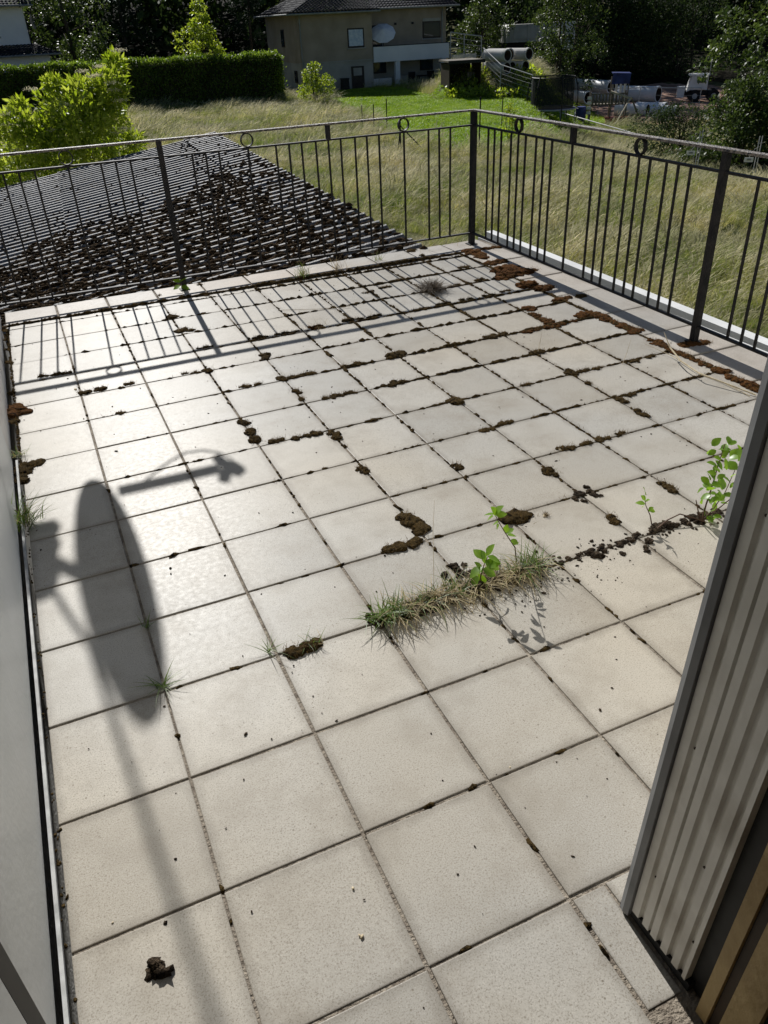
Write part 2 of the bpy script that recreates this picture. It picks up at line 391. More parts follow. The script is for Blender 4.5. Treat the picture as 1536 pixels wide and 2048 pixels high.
# right jamb: ribbed panel, metal edge profile, gasket, ochre wood frame
jx = .982
y0 = -.978; wd_all = .137
prof = [(y0, 0)]
for ga, gb in ((.12, .20), (.31, .355), (.46, .55), (.66, .755), (.86, .94)):
    prof += [(y0 - wd_all * ga, .0005), (y0 - wd_all * (ga + .012), .0085), (y0 - wd_all * (gb - .015), .0085), (y0 - wd_all * gb, .0005)]
prof.append((y0 - wd_all, 0)); ny = 1; wd = wd_all
outl = [(yy, jx + dx) for yy, dx in prof] + [(y0 - ny * wd, jx + .03), (y0, jx + .03)]
b = MB(); b.prism([(p[1], p[0]) for p in outl], (0, 0, .022), (1, 0, 0), (0, 1, 0), (0, 0, 1), 2.15); b.build('ribbed_panel', 'ribbed', house)
for fy, zz in ((.16, .92), (.16, .50), (.16, .16), (.71, .70), (.71, .30), (.90, .12)):
    b = MB(); b.tube([(jx + .010, y0 - wd_all * fy, zz), (jx + .0065, y0 - wd_all * fy, zz)], .0022, 8); b.build('screw', 'brown_dark', house)
b = MB()
b.prism([(jx + .03, -.950), (jx + .004, -.950), (jx - .006, -.955), (jx - .009, -.965), (jx - .006, -.9765), (jx + .03, -.9765)], (0, 0, .006), (1, 0, 0), (0, 1, 0), (0, 0, 1), 2.17); b.build('edge_profile', 'edge_metal', house, smooth=False)
b = MB(); b.box((jx + .022, -1.04, .012), (.04, .17, .022)); b.build('jamb_foot', 'black', house)
b = MB(); b.box((jx + .030, -1.134, 1.1), (.03, .040, 2.2)); b.build('door_gasket', 'black', house)
b = MB(); b.box((jx + .008, -1.166, 1.1), (.03, .022, 2.2)); b.build('door_frame', 'ochre', house)
b = MB(); b.box((jx + .014, -1.188, 1.1), (.03, .020, 2.2)); b.build('door_gasket', 'brown_dark', house)
b = MB(); b.box((jx + .006, -1.223, 1.1), (.036, .048, 2.2)); b.build('door_frame', 'ochre', house)
b = MB(); b.box((jx + .018, -1.270, 1.1), (.036, .044, 2.2)); b.build('door_gasket', 'black', house)
b = MB(); b.box((jx + .004, -1.300, 1.1), (.036, .014, 2.2)); b.build('door_frame', 'ochre', house)

for o_ in set(house.children) - n_before:      # the jamb leans back a little
    for v_ in o_.data.vertices: v_.co.y -= .036 * v_.co.z

# ================================================================== TERRACE FLOOR
T = .30
b = MB(); b.box((1.68, 1.22, -.0968), (3.32, 4.86, .1866)); terrace = b.build('terrace_floor', 'mortar'); struct(terrace)
def tile_mesh(sx, sy, t=.016, bev=.0022):
    bm = bmesh.new(); bmesh.ops.create_cube(bm, size=1)
    for v in bm.verts: v.co = (v.co.x * sx, v.co.y * sy, v.co.z * t - t / 2)
    bmesh.ops.bevel(bm, geom=[e for e in bm.edges if all(v.co.z > -t * .5 for v in e.verts)], offset=bev, segments=2, affect='EDGES', profile=.6)
    bm.normal_update()
    me = bpy.data.meshes.new('floor_tile'); bm.to_mesh(me); bm.free(); return me
def add_tile(me, x, y, mat='tile', z=0.0, rz=0.0, tilt=.0018):
    o = bpy.data.objects.new('floor_tile', me)
    if not me.materials: me.materials.append(M[mat])
    col.objects.link(o); o.parent = terrace
    o.location = (x, y, z + rnd.uniform(-.0012, .0012)); o.rotation_euler = (rnd.gauss(0, tilt), rnd.gauss(0, tilt), rz + rnd.gauss(0, .0025))
    return o
JW = .0072
base_me = [tile_mesh(T - JW + rnd.uniform(-.001, .001), T - JW + rnd.uniform(-.001, .001)) for _ in range(4)]
first_me = tile_mesh(T - JW - .012, T - JW)
cut_me = tile_mesh(.072, .215)
for j in range(-4, 11):
    for i in range(10):
        x = (i + .5) * T; y = (j + .5) * T
        if j == -4 and i >= 3: continue
        if i == 0: add_tile(first_me, x + .007, y)
        else: add_tile(rnd.choice(base_me), x + rnd.gauss(0, .0008), y + rnd.gauss(0, .0008))
add_tile(cut_me, .942, -1.013); add_tile(tile_mesh(.20, .044), 1.083, -.926)
# row next to the back edging is cut short, then the edging itself
strip = tile_mesh(T - JW, .068)
for i in range(10): add_tile(strip, (i + .5) * T, 3.340, z=-.001)
eb = tile_mesh(T - .010, .262, t=.02, bev=.004)
for i in range(11):
    add_tile(eb, (i + .5) * T, 3.522 + (.004 if i > 5 else 0), 'tile_edge', z=.004, tilt=.004)
er_y = [3.38, 3.06, 2.60, 2.20, 1.80, 1.44, 1.10, .74, .36, -.02, -.40, -.78, -.95]
for a, c in zip(er_y[:-1], er_y[1:]):
    me = tile_mesh(.318, a - c - .010, t=.02, bev=.004); add_tile(me, 3.168, (a + c) / 2, 'tile_edge', z=.003, tilt=.004)
b = MB(); b.box((3.345, 1.25, -.02), (.018, 4.9, .05)); b.build('edge_strip', 'white_board', terrace)
# white fascia board beyond the railing
fb = thing('fascia_board', 'long white board along the grass side of the terrace edge', 'board', (3.58, 1.5, -.3))
b = MB(); b.bar((3.625, 4.02, -.125), (3.525, -.95, -.125), .072, .16); b.build('board', 'white_board', fb)
for yy in (3.7, 2.5, 1.3, .1):
    b = MB(); b.box((3.47 + (yy + .95) * .02, yy, -.15), (.12, .03, .06)); b.build('bracket', 'edge_metal', fb)

# ================================================================== RAILING
rail = thing('balcony_railing', 'dark wrought iron railing with rings around two sides of the terrace', 'railing', (3.2, 3.55, 0))
ZT, ZM, ZB = .880, .790, .085
A = Vector((0.0, 3.545, 0)); Bc = Vector((3.195, 3.55, 0)); Cc = Vector((3.12, -.93, 0))
def P(p, z): return (p[0], p[1], z)
dr = (Cc - Bc).normalized()
b = MB(); b.bar(P(A, ZT), P(Bc + Vector((.02, 0, 0)), ZT), .040, .011); b.build('top_rail', 'iron_top', rail)
b = MB(); b.bar(P(Bc + dr * .021, ZT + .0005), P(Cc, ZT + .0005), .044, .011); b.build('top_rail', 'iron_top', rail)
for z, h in ((ZM, .010), (ZB, .010)):
    b = MB(); b.bar(P(A, z), P(Bc - Vector((.017, 0, 0)), z), .022, h); b.build('middle_rail' if z > .5 else 'bottom_rail', 'iron', rail)
    b = MB(); b.bar(P(Bc + dr * .018, z), P(Cc, z), .022, h); b.build('middle_rail' if z > .5 else 'bottom_rail', 'iron', rail)
def post(p, s=.030, z1=ZT - .006, z0=.0):
    b = MB(); b.box((p[0], p[1], (z0 + z1) / 2), (s, s, z1 - z0), math.atan2(dr.y, dr.x)); b.build('post', 'iron', rail)
    if z0 < .01:
        b = MB(); b.box((p[0], p[1], .006), (s + .03, s + .03, .008)); b.build('base_plate', 'iron', rail)
def bal(p, jit=True):
    b = MB(); dx = rnd.gauss(0, .0012); b.bar((p[0] + dx, p[1], ZB + .005), (p[0] + rnd.gauss(0, .0012), p[1], ZM - .005), .0102, .0102, (1, 0, 0)); b.build('baluster', 'iron', rail)
def ring(p, axis):
    b = MB(); n = 28; ro, ri, h = .0395, .034, .011
    t = Vector((axis[0], axis[1], 0)).normalized(); nrm = Vector((-t.y, t.x, 0)); c = Vector((p[0], p[1], (ZT + ZM) / 2 - .0005)); V = []; F = []
    for k in range(n):
        a = 2 * math.pi * k / n; e = t * math.cos(a) + Vector((0, 0, 1)) * math.sin(a)
        V += [c + e * ro - nrm * h, c + e * ro + nrm * h, c + e * ri + nrm * h, c + e * ri - nrm * h]
    for k in range(n):
        q = (k + 1) % n * 4; m_ = k * 4
        F += [(m_, m_ + 1, q + 1, q), (m_ + 1, m_ + 2, q + 2, q + 1), (m_ + 2, m_ + 3, q + 3, q + 2), (m_ + 3, m_, q, q + 3)]
    b.add(V, F); b.build('ring', 'iron', rail, smooth=False)
mod = (3.195 - 1.087) / 8
for k in range(-4, 8):
    x = 1.087 + k * mod; y = 3.548; m8 = k % 8
    if m8 == 0: post((x, y))
    elif m8 == 4:
        post((x, y), .026, z0=ZM)
        for d in (-.083, 0, .083):
            if x + d > .01: bal((x + d, y))
    elif m8 in (2, 6): bal((x, y)); ring((x, y), (1, 0))
    else:
        for d in (-.083, 0, .083):
            if x + d > .01: bal((x + d, y))
post(Bc, .036)
modr = 2.31 / 8
for k in range(1, 16):
    p = Bc + dr * (k * modr); m8 = k % 8; ok = p.y > -.85
    if not ok: continue
    if m8 == 0: post(p, .031)
    elif m8 == 4: post(p, .028, z0=ZM); bal(p)
    else:
        if m8 in (2, 6): ring(p, dr)
        for d in (-.083, 0, .083): bal(p + dr * d)

# ================================================================== GARAGE WITH CORRUGATED ROOF
gar = thing('garage', 'low garage with mossy corrugated fibre cement roof beside the terrace', 'garage', (1.2, 8, -3.0))
rA = Vector((2.90, 3.98, -.05)); rB = Vector((3.331, 12.082, -.05))
ud = (rB - rA).normalized()                       # along the high edge
vd0 = Vector((-ud.y, ud.x, 0))                    # downhill, to the left
sl_t = .148
vd = Vector((vd0.x, vd0.y, -sl_t)).normalized(); nd = ud.cross(vd).normalized()
if nd.z < 0: nd = -nd
def rp(u, v, h=0): return rA + ud * u + vd * v + nd * h
PITCH = .177; AMP = .026
def sheet(u0, nw, v0, v1, lift0, lift1, mat='fibre'):
    seg = nw * 8; V = []; F = []
    cv = [(v0, lift0), (v0 + (v1 - v0) * .5, (lift0 + lift1) / 2), (v1, lift1)]
    jit = rnd.gauss(0, .002)
    for (v, lf) in cv:
        for k in range(seg + 1):
            u = u0 + k * PITCH / 8
            V.append(rp(u, v, AMP * math.cos(2 * math.pi * u / PITCH) + lf + jit))
    n = seg + 1
    for (v, lf) in cv[::-1]:
        for k in range(seg + 1):
            u = u0 + k * PITCH / 8
            V.append(rp(u, v, AMP * math.cos(2 * math.pi * u / PITCH) + lf + jit - .008))
    for r in range(5):
        for k in range(seg): F.append((r * n + k, r * n + k + 1, (r + 1) * n + k + 1, (r + 1) * n + k))
    for k in range(seg): F.append((5 * n + k, 5 * n + k + 1, k + 1, k))
    b = MB(); b.add(V, F); b.build('roof_sheet', mat, gar, smooth=False)
ULEN = (rB - rA).length
courses = [(-.02, .50, .030, .024), (.42, 2.50, .018, .010), (2.40, 4.60, .018, .008), (4.50, 6.3, .018, .006)]
for ci, (v0, v1, l0, l1) in enumerate(courses):
    u = -.35 - (ci % 2) * .35; 
    while u < ULEN - .05:
        nw = 5 if u + 5 * PITCH < ULEN + .06 else max(1, int((ULEN + .06 - u) / PITCH))
        sheet(u, nw, v0, v1, l1, l0); u += 5 * PITCH
# walls under the roof
b = MB()
c0 = rp(-.25, .15); c1 = rp(ULEN - .2, .15); c2 = rp(ULEN - .2, 6.1); c3 = rp(-.25, 6.1)
for (p, q) in ((c0, c1), (c1, c2), (c2, c3)):
    V = [Vector((p.x, p.y, -3.4)), Vector((q.x, q.y, -3.4)), q - Vector((0, 0, .08)), p - Vector((0, 0, .08))]; b.add(V, [(0, 1, 2, 3)])
b.build('wall', 'render_wall', gar)
b = MB(); b.bar(rp(-.2, .03, -.06), rp(ULEN, .03, -.06), .03, .14); b.build('barge_board', 'brown_dark', gar)
# moss lying in the valleys, thick on the near half, and crumbs higher up
items = []
for _ in range(82000):
    u = rnd.uniform(-.2, ULEN); v = rnd.uniform(0, 4.4)
    lim = 4.7 - .55 * v + .35 * math.sin(v * 3.1) + .5 * mnoise.noise(Vector((u * .7, v * .7, 3)))
    dens = (.9 if mnoise.noise(Vector((u * 5, v * 2.2, 8))) > -.22 else .35) if u < lim else (.40 if v < .75 else (.30 if u < lim + 1.4 else .06))
    if v < .2: dens = max(dens, .65)
    if rnd.random() > dens: continue
    w_ = round(u / PITCH - .5) * PITCH + .5 * PITCH
    uu = w_ + rnd.gauss(0, .028 if u < lim else .026)
    h = AMP * math.cos(2 * math.pi * uu / PITCH) + .031
    p = rp(uu, v, h); big = 1 if u < lim else .6
    items.append((p.x, p.y, p.z, rnd.uniform(.013, .042) * big, rnd.uniform(.013, .025) * big, rnd.uniform(.011, .024) * big, math.atan2(vd.y, vd.x) + rnd.gauss(0, .25)))
stuff(lumps('roof_moss', items, 'roof_moss', gar, sub=1, rough=.6))


# ================================================================== BACKGROUND MATERIALS
M['hw_up'] = mat_noise('house render brown', (.31, .255, .19), (.40, .33, .25), scale=.8, rough=.95, coord='World')
M['hw_low'] = mat_noise('house render grey', (.34, .325, .28), (.44, .42, .37), scale=.8, rough=.95, coord='World')
M['hw_white'] = mat_noise('white render', (.72, .73, .73), (.82, .82, .81), scale=.7, rough=.9, coord='World')
M['rooftile'] = mat_noise('dark roof tile', (.014, .016, .022), (.03, .034, .045), scale=2, rough=.75, spec=.12, coord='World')
M['win_frame'] = mat_noise('dark window frame', (.03, .022, .018), (.05, .038, .03), scale=3, rough=.5)
M['glass'], n_, l_, b_ = principled('window glass', .04, .8); b_.inputs['Base Color'].default_value = (.03, .045, .06, 1)
M['curtain'] = mat_noise('curtain', (.46, .56, .68), (.70, .76, .82), scale=6, rough=.8, coord='Object')
M['gutter'] = mat_noise('zinc gutter', (.22, .23, .22), (.32, .33, .31), scale=3, rough=.45, metal=.4)
M['fabric'] = mat_noise('parasol fabric', (.70, .71, .72), (.80, .80, .80), scale=3, rough=.9)
M['concrete'] = mat_noise('concrete', (.42, .41, .38), (.60, .58, .54), scale=1.4, rough=.85, bump=.2, bscale=12, coord='World')
M['pipe_white'] = mat_noise('pale pipe', (.72, .74, .75), (.86, .87, .87), scale=1.2, rough=.42, bump=.1, bscale=6, coord='World')
M['pipe_in'] = mat_noise('pipe lining', (.06, .04, .03), (.12, .08, .06), scale=2, rough=.9)  # inner wall of every pipe, coloured darker than its barrel
M['galv'] = mat_noise('galvanised tube', (.34, .35, .35), (.50, .50, .49), scale=4, rough=.5, metal=.0)
M['wood_grey'] = mat_noise('weathered wood', (.10, .085, .065), (.22, .19, .15), scale=4, rough=.85)
M['wood_light'] = mat_noise('pale wood', (.42, .36, .26), (.58, .50, .38), scale=4, rough=.8)
M['blue'] = mat_noise('blue plastic', (.012, .02, .10), (.03, .05, .20), scale=2, rough=.5)
M['red'] = mat_noise('red plastic', (.28, .02, .02), (.40, .05, .04), scale=2, rough=.5)
M['white_paint'] = mat_noise('white paint', (.66, .66, .64), (.78, .78, .76), scale=2, rough=.35)
M['truck_grey'] = mat_noise('tipper body paint', (.36, .355, .33), (.46, .45, .42), scale=1.5, rough=.5)
M['rubber'] = mat_noise('rubber', (.012, .012, .012), (.03, .03, .03), scale=5, rough=.9)
M['bark'] = mat_noise('bark', (.04, .03, .02), (.10, .08, .06), scale=6, rough=.95, bump=.6, bscale=20, coord='World')
M['leaf_dark'] = mat_leaf('dark leaf', (.018, .035, .010), (.045, .075, .022), trans=.22, scale=.5, c3=(.07, .10, .03), rough=.7, spec=.12)
M['leaf_mid'] = mat_leaf('mid leaf', (.03, .055, .014), (.075, .115, .028), trans=.32, scale=.6, c3=(.11, .15, .04), rough=.5, spec=.3)
M['leaf_needle'] = mat_leaf('needles', (.012, .024, .012), (.03, .05, .022), trans=.15, scale=.6, rough=.7, spec=.12)
M['leaf_elder'] = mat_leaf('elder leaf', (.12, .19, .022), (.26, .34, .045), trans=.58, scale=1.5, c3=(.37, .43, .09))
M['leaf_hedge'] = mat_leaf('hedge leaf', (.04, .08, .012), (.12, .19, .03), trans=.5, scale=.7, c3=(.20, .28, .05))
M['umbel'] = mat_leaf('elder flower', (.45, .42, .28), (.70, .66, .48), trans=.3, scale=8, rough=.8)
M['meadow'] = mat_leaf('meadow grass', (.14, .25, .03), (.37, .42, .10), trans=.48, scale=.28, rough=.75, c3=(.62, .55, .27), spec=.15, isl=.35, nw=1.7)
M['meadow_seed'] = mat_leaf('meadow seed heads', (.30, .30, .14), (.66, .60, .40), trans=.4, scale=.28, rough=.8, spec=.15, nw=1.5)
M['net'], n_, l_, b_ = principled('trampoline net', .9, .1); b_.inputs['Base Color'].default_value = (.03, .032, .03, 1); b_.inputs['Alpha'].default_value = .78

# ================================================================== NEIGHBOUR HOUSE
O3 = ground_at(607, 188); O3[2] -= .05
ang = R_(-5); E3 = Vector((math.cos(ang), math.sin(ang), 0)); S3 = Vector((-math.sin(ang), math.cos(ang), 0)); OV = Vector(O3)
UF = 1.116
def H(u, d, h): return OV + E3 * (u * UF) + S3 * d + Vector((0, 0, h))
nh = thing('neighbour_house', 'brown rendered two storey house with dark tiled roof and white balcony', 'house', H(5, 4, 0))
def hbox(name, mat, u0, u1, d0, d1, h0, h1, parent=None):
    b = MB(); b.box(H((u0 + u1) / 2, (d0 + d1) / 2, (h0 + h1) / 2), ((u1 - u0) * UF, d1 - d0, h1 - h0), ang); return b.build(name, mat, parent or nh)
UW, DP, EV = 12.2, 12.5, 5.75
hbox('upper_wall', 'hw_up', 0, 5.57, 0, DP, 2.2, EV); hbox('lower_wall', 'hw_low', .03, 5.55, .04, DP, -.6, 2.2)
hbox('upper_wall', 'hw_up', 5.57, UW, 2.0, DP, 2.2, EV); hbox('lower_wall', 'hw_low', 5.55, UW - .02, 2.03, DP, -.6, 2.2)
hbox('string_course', 'hw_low', -.03, 5.58, -.03, .5, 2.17, 2.26)
def window(u0, u1, h0, h1, d=0.0, curtain=False, box=False):
    f = hbox('window', 'win_frame', u0, u1, d - .02, d + .06, h0, h1); fw = .10
    p = hbox('pane', 'curtain' if curtain else 'glass', u0 + fw, u1 - fw, d - .045, d - .022, h0 + fw * 1.3, h1 - fw, f)
    hbox('sill', 'hw_low', u0 - .08, u1 + .08, d - .12, d - .0, h0 - .08, h0 - .003, f)
    if box: hbox('shutter_box', 'hw_low', u0 + .02, u1 - .02, d - .05, d + .05, h1 + .003, h1 + .22, f)
window(3.65, 4.93, 3.12, 4.50, 0, True)
window(10.25, 11.75, 3.45, 4.70, 2.0, False, True)
window(6.05, 7.05, 2.95, 4.60, 2.0)
window(6.0, 7.2, 1.05, 1.95, 2.03); window(10.0, 11.1, 1.05, 1.95, 2.03)
dd = hbox('door', 'win_frame', 3.82, 4.80, -.03, .06, -.02, 1.80); hbox('pane', 'hw_low', 3.97, 4.62, -.05, -.032, 1.12, 1.68, dd)
bl = hbox('balcony_slab', 'hw_white', 5.58, 11.65, -.06, 1.99, 1.98, 2.14)
hbox('balcony_parapet', 'hw_white', 5.58, 11.65, -.18, -.06, 1.99, 3.10); hbox('balcony_parapet', 'hw_white', 11.53, 11.65, -.058, 1.99, 2.142, 3.10)
hbox('coping', 'rooftile', 5.56, 11.68, -.20, -.04, 3.103, 3.15)
for u in (7.3, 11.05): hbox('pillar', 'hw_white', u, u + .36, -.10, .26, -.6, 1.978)
hbox('patio_wall', 'hw_white', 5.56, 7.28, .9, 1.2, -.3, .72); hbox('patio_wall', 'hw_low', 7.7, 9.6, 1.2, 1.5, -.3, .80)
for u, h in ((7.95, 4.55), (9.35, 4.55)): hbox('vent', 'black', u, u + .16, 1.9, 2.02, h, h + .16)
hbox('wall_lantern', 'black', 7.45, 7.70, 1.8, 2.0, 3.55, 4.2)
# side face: windows, a porch strip
def sbox(name, mat, d0, d1, h0, h1, u0=-.04, u1=.03, parent=None): return hbox(name, mat, u0, u1, d0, d1, h0, h1, parent)
for d0, d1, h0, h1 in ((1.6, 2.5, .75, 1.65), (5.2, 6.4, 3.3, 4.6)):
    f = sbox('window', 'win_frame', d0, d1, h0, h1); sbox('pane', 'glass', d0 + .1, d1 - .1, h0 + .1, h1 - .1, -.06, -.042, f)
for (u, d) in ((.12, -.09), (UW - .35, 1.9)):
    b = MB(); b.tube([H(u, d - .25, EV - .05), H(u, d - .02, EV - .45), H(u, d, 4.6), H(u, d, -.1)], .055, 8); b.build('downpipe', 'gutter', nh)
def tiled(name, p00, p10, p01, p11, per=.30, crs=.34):
    """roof slope of wavy tile courses between eave p00-p10 and ridge p01-p11"""
    p00, p10, p01, p11 = map(Vector, (p00, p10, p01, p11)); nrm = (p10 - p00).cross(p01 - p00).normalized()
    if nrm.z < 0: nrm = -nrm
    L = (p01 - p00).length; nc = max(2, int(L / crs)); V = []; F = []; o = 0
    for c in range(nc):
        for e in (0, 1):
            t = min(1.0, (c + e * 1.06) / nc); a = p00.lerp(p01, t); bq = p10.lerp(p11, t); W_ = (bq - a).length
            ns = max(2, int((p10 - p00).length / per) * 6)
            for k in range(ns + 1):
                s = k / ns; p = a.lerp(bq, s); ph = s * W_ / per * 2 * math.pi
                V.append(p + nrm * (.03 * math.sin(ph) + (.045 if e == 0 else .0)))
        for k in range(ns): F.append((o + k, o + k + 1, o + ns + 1 + k + 1, o + ns + 1 + k))
        o += 2 * (ns + 1)
    b = MB(); b.add(V, F); return b.build(name, 'rooftile', nh)
tp = math.tan(R_(27)); ovh = .85; rise = 5.6 * tp
rf = tiled('roof', H(-ovh, -ovh, EV - .12), H(6.0, -ovh, EV - .12), H(4.6, 4.6, EV + rise * .85), H(6.0, 4.6, EV + rise * .85))
tiled('roof', H(6.02, 1.25, EV + .02), H(UW + ovh, 1.25, EV + .02), H(6.02, 6.2, EV + 2.6), H(UW - 2.2, 6.2, EV + 2.6))
tiled('roof', H(-ovh, DP, EV - .12), H(-ovh, -ovh, EV - .12), H(4.6, DP - 4.5, EV + rise * .85), H(4.6, 4.6, EV + rise * .85), crs=.5)
tiled('roof', H(UW + ovh, 1.25, EV + .02), H(UW + ovh, DP, EV + .02), H(UW - 2.2, 6.2, EV + 2.6), H(UW - 2.2, 7, EV + 2.6))
for a_, c_ in ((H(-ovh, -ovh - .06, EV - .14), H(6.0, -ovh - .06, EV - .14)), (H(-ovh - .06, DP, EV - .14), H(-ovh - .06, -ovh, EV - .14)), (H(6.0, 1.2, EV), H(UW + ovh, 1.2, EV))):
    b = MB(); b.tube([a_, c_], .07, 8); b.build('gutter', 'gutter', nh)
hbox('soffit', 'win_frame', -ovh, 6.0, -ovh, DP, EV + .0, EV + .05); hbox('soffit', 'win_frame', 6.01, UW + ovh, 1.3, DP, EV + .02, EV + .07)
# parasol on the balcony
pc = H(6.55, .45, 4.02)
par = thing('parasol', 'white parasol tilted open on the neighbour balcony', 'parasol', H(6.55, .6, 2.15))
axis = (Vector((CAM[0], CAM[1], CAM[2])) - pc); axis.z += 85; axis.normalize()
a1 = axis.cross(Vector((0, 0, 1))).normalized(); a2 = axis.cross(a1).normalized(); V = [pc + axis * .42]; F = []
for k in range(10):
    t = 2 * math.pi * k / 10; V.append(pc + a1 * math.cos(t) * 1.05 + a2 * math.sin(t) * 1.05)
for k in range(10): F.append((0, 1 + k, 1 + (k + 1) % 10))
b = MB(); b.add(V, F); cn = b.build('canopy', 'fabric', par); sm = cn.modifiers.new('t', 'SOLIDIFY'); sm.thickness = .015
b = MB(); b.tube([H(6.55, .6, 2.15), H(6.55, .6, 3.5), pc + axis * .40], .025, 8); b.build('pole', 'galv', par)
# patio things
def crate(name, label, cat, u, d, sx, sy, sz, mat, group=None):
    t = thing(name, label, cat, H(u, d, 0), group); b = MB(); b.box(H(u, d, sz * .45), (sx, sy, sz * .9), ang, .94); b.build('body', mat, t)
    b = MB(); b.box(H(u, d, sz * .93), (sx * 1.06, sy * 1.06, sz * .08), ang); b.build('lid', mat, t); return t
crate('wheelie_bin', 'dark wheelie bin left of the neighbour house door', 'bin', 3.1, -.6, .6, .65, 1.05, 'black')
def patio_seat(u, d, label, name='patio_chair'):
    t = thing(name, label, 'chair', H(u, d, 0))
    b = MB(); b.box(H(u, d, .45), (.62, .6, .08), ang); b.build('seat', 'black', t)
    b = MB(); b.box(H(u, d + .3, .75), (.62, .07, .6), ang); b.build('backrest', 'black', t)
    for du in (-.27, .27):
        for dv in (-.25, .25): b = MB(); b.box(H(u + du, d + dv, .2), (.05, .05, .42), ang); b.build('leg', 'black', t)
patio_seat(9.0, .8, 'dark garden chair under the balcony beside the dark table'); 
patio_seat(10.6, .9, 'dark garden chair under the balcony beside the right pillar')
t = thing('patio_table', 'dark covered garden table under the white balcony', 'table', H(9.8, .6, 0))
b = MB(); b.box(H(9.8, .6, .74), (1.1, .8, .06), ang); b.build('table_top', 'black', t)
for du in (-.45, .45): b = MB(); b.box(H(9.8 + du, .6, .36), (.07, .6, .7), ang); b.build('leg', 'black', t)
for k, (u, lab) in enumerate(((12.0, 'pale terracotta plant pot at the house corner by the shed'), (12.75, 'larger pale plant pot beside the open shed'))):
    q = H(u, .6, 0); t = thing('plant_pot', lab, 'plant pot', q)
    b = MB(); b.tube([q + Vector((0, 0, z)) for z in (-.1, .1, .5, .62, .62)], [.20, .24, .32, .33, .28], 12); b.build('pot', 'concrete', t)

# shed, block wall, slope railing to the right of that house
p = ground_at(930, 186); sh = thing('garden_shed', 'dark open fronted shed with flat felt roof beside the brown house', 'shed', p)
def lbox(parent, name, mat, c, size, rz=0.0):
    b = MB(); b.box(c, size, rz); return b.build(name, mat, parent)
pv = Vector(p) + Vector((0, 0, 0)); e2 = Vector((math.cos(R_(-12)), math.sin(R_(-12)), 0)); s2 = Vector((-e2.y, e2.x, 0))
lbox(sh, 'back_wall', 'black', pv + s2 * 2.2 + Vector((0, 0, .9)), (2.1, .06, 1.8), R_(-12))
for sgn in (-1, 1): lbox(sh, 'side_wall', 'brown_dark', pv + e2 * sgn * 1.12 + s2 * 1.1 + Vector((0, 0, .9)), (.06, 2.14, 1.8), R_(-12))
lbox(sh, 'roof', 'wood_grey', pv + s2 * 1.0 + Vector((0, 0, 1.93)), (2.5, 2.7, .10), R_(-12)); lbox(sh, 'fascia', 'black', pv - s2 * .38 + Vector((0, 0, 1.9)), (2.62, .05, .2), R_(-12))
for k in range(3): lbox(sh, 'stored_board', 'wood_grey', pv + e2 * (.5 + k * .2) + s2 * .9 + Vector((0, 0, .6)), (.15, .05, 1.2), R_(-12))
p = at(928, 122, 74); bw = thing('block_wall', 'low grey concrete block wall on the slope above the shed', 'wall', (p[0], p[1], p[2] - .6))
for k in range(4): lbox(bw, 'block', 'concrete', Vector(p) + e2 * (k - 1.5) * .50 + Vector((0, 0, .22)), (.49, .3, .5), R_(-12))

def fence(label, pts, h, nw, mat='galv', r=.03, rw=.009, name='tube_fence', top=True, mid=0):
    """posts at pts (ground points), a top tube and nw wires"""
    t = thing(name, label, 'fence', pts[0])
    for p in pts: b = MB(); b.tube([Vector(p) - Vector((0, 0, .25)), Vector(p) + Vector((0, 0, h))], r, 6); b.build('post', mat, t)
    for p, q in zip(pts[:-1], pts[1:]):
        p = Vector(p); q = Vector(q)
        if top: b = MB(); b.tube([p + Vector((0, 0, h)), q + Vector((0, 0, h))], r, 6); b.build('top_tube', mat, t)
        for k in range(nw):
            z = h * (k + .5) / (nw + .5); b = MB(); b.tube([p + Vector((0, 0, z)), (p + q) / 2 + Vector((0, 0, z - .02)), q + Vector((0, 0, z))], rw, 4); b.build('wire', mat, t)
    return t
fence('pale tube railing beside the brown house wall above the block wall', [at(901, 118, 75), at(928, 122, 75), at(962, 126, 75)], 1.9, 5, r=.04, rw=.014)
fence('pale tube fence running down the grassy bank below the stacked pipes', [ground_at(966, 152), ground_at(1000, 186), ground_at(1062, 208)], 1.7, 6, r=.035, rw=.008)
fence('pale tube fence along the dirt track behind the play tower', [ground_at(1150, 212), ground_at(1195, 228), ground_at(1275, 226), ground_at(1395, 228)], 1.8, 3, r=.03, rw=.008)

# ================================================================== PIPES, VEHICLES
def pipe(p, dirv, L, ro, mat, label, group, wall=.13):
    p = Vector(p); d = Vector(dirv).normalized(); t = thing('concrete_pipe' if mat == 'concrete' else 'drain_pipe', label, 'pipe', p - Vector((0, 0, ro)), group)
    a = d.cross(Vector((0, 0, 1))).normalized(); c = a.cross(d); n = 22; ri = ro * (1 - wall); V = []; F = []
    prof = [(-L / 2, ri), (-L / 2, ro), (L / 2 - .28, ro), (L / 2 - .25, ro * 1.06), (L / 2, ro * 1.06), (L / 2, ri)]
    for (s, r) in prof:
        for k in range(n): th = 2 * math.pi * k / n; V.append(p + d * s + (a * math.cos(th) + c * math.sin(th)) * r)
    for i in range(len(prof) - 1):
        for k in range(n): F.append((i * n + k, i * n + (k + 1) % n, (i + 1) * n + (k + 1) % n, (i + 1) * n + k))
    b = MB(); b.add(V, F); b.build('barrel', mat, t, smooth=False)
    b = MB(); V = []; F = []
    for s in (L / 2 - .01, -L / 2 + .01):
        for k in range(n): th = 2 * math.pi * k / n; V.append(p + d * s + (a * math.cos(th) + c * math.sin(th)) * (ri - .002))
    for k in range(n): F.append((k, (k + 1) % n, n + (k + 1) % n, n + k))
    b.add(V, F); b.build('bore', 'pipe_in', t, smooth=True)
pd = Vector((.223, -.98, 0))
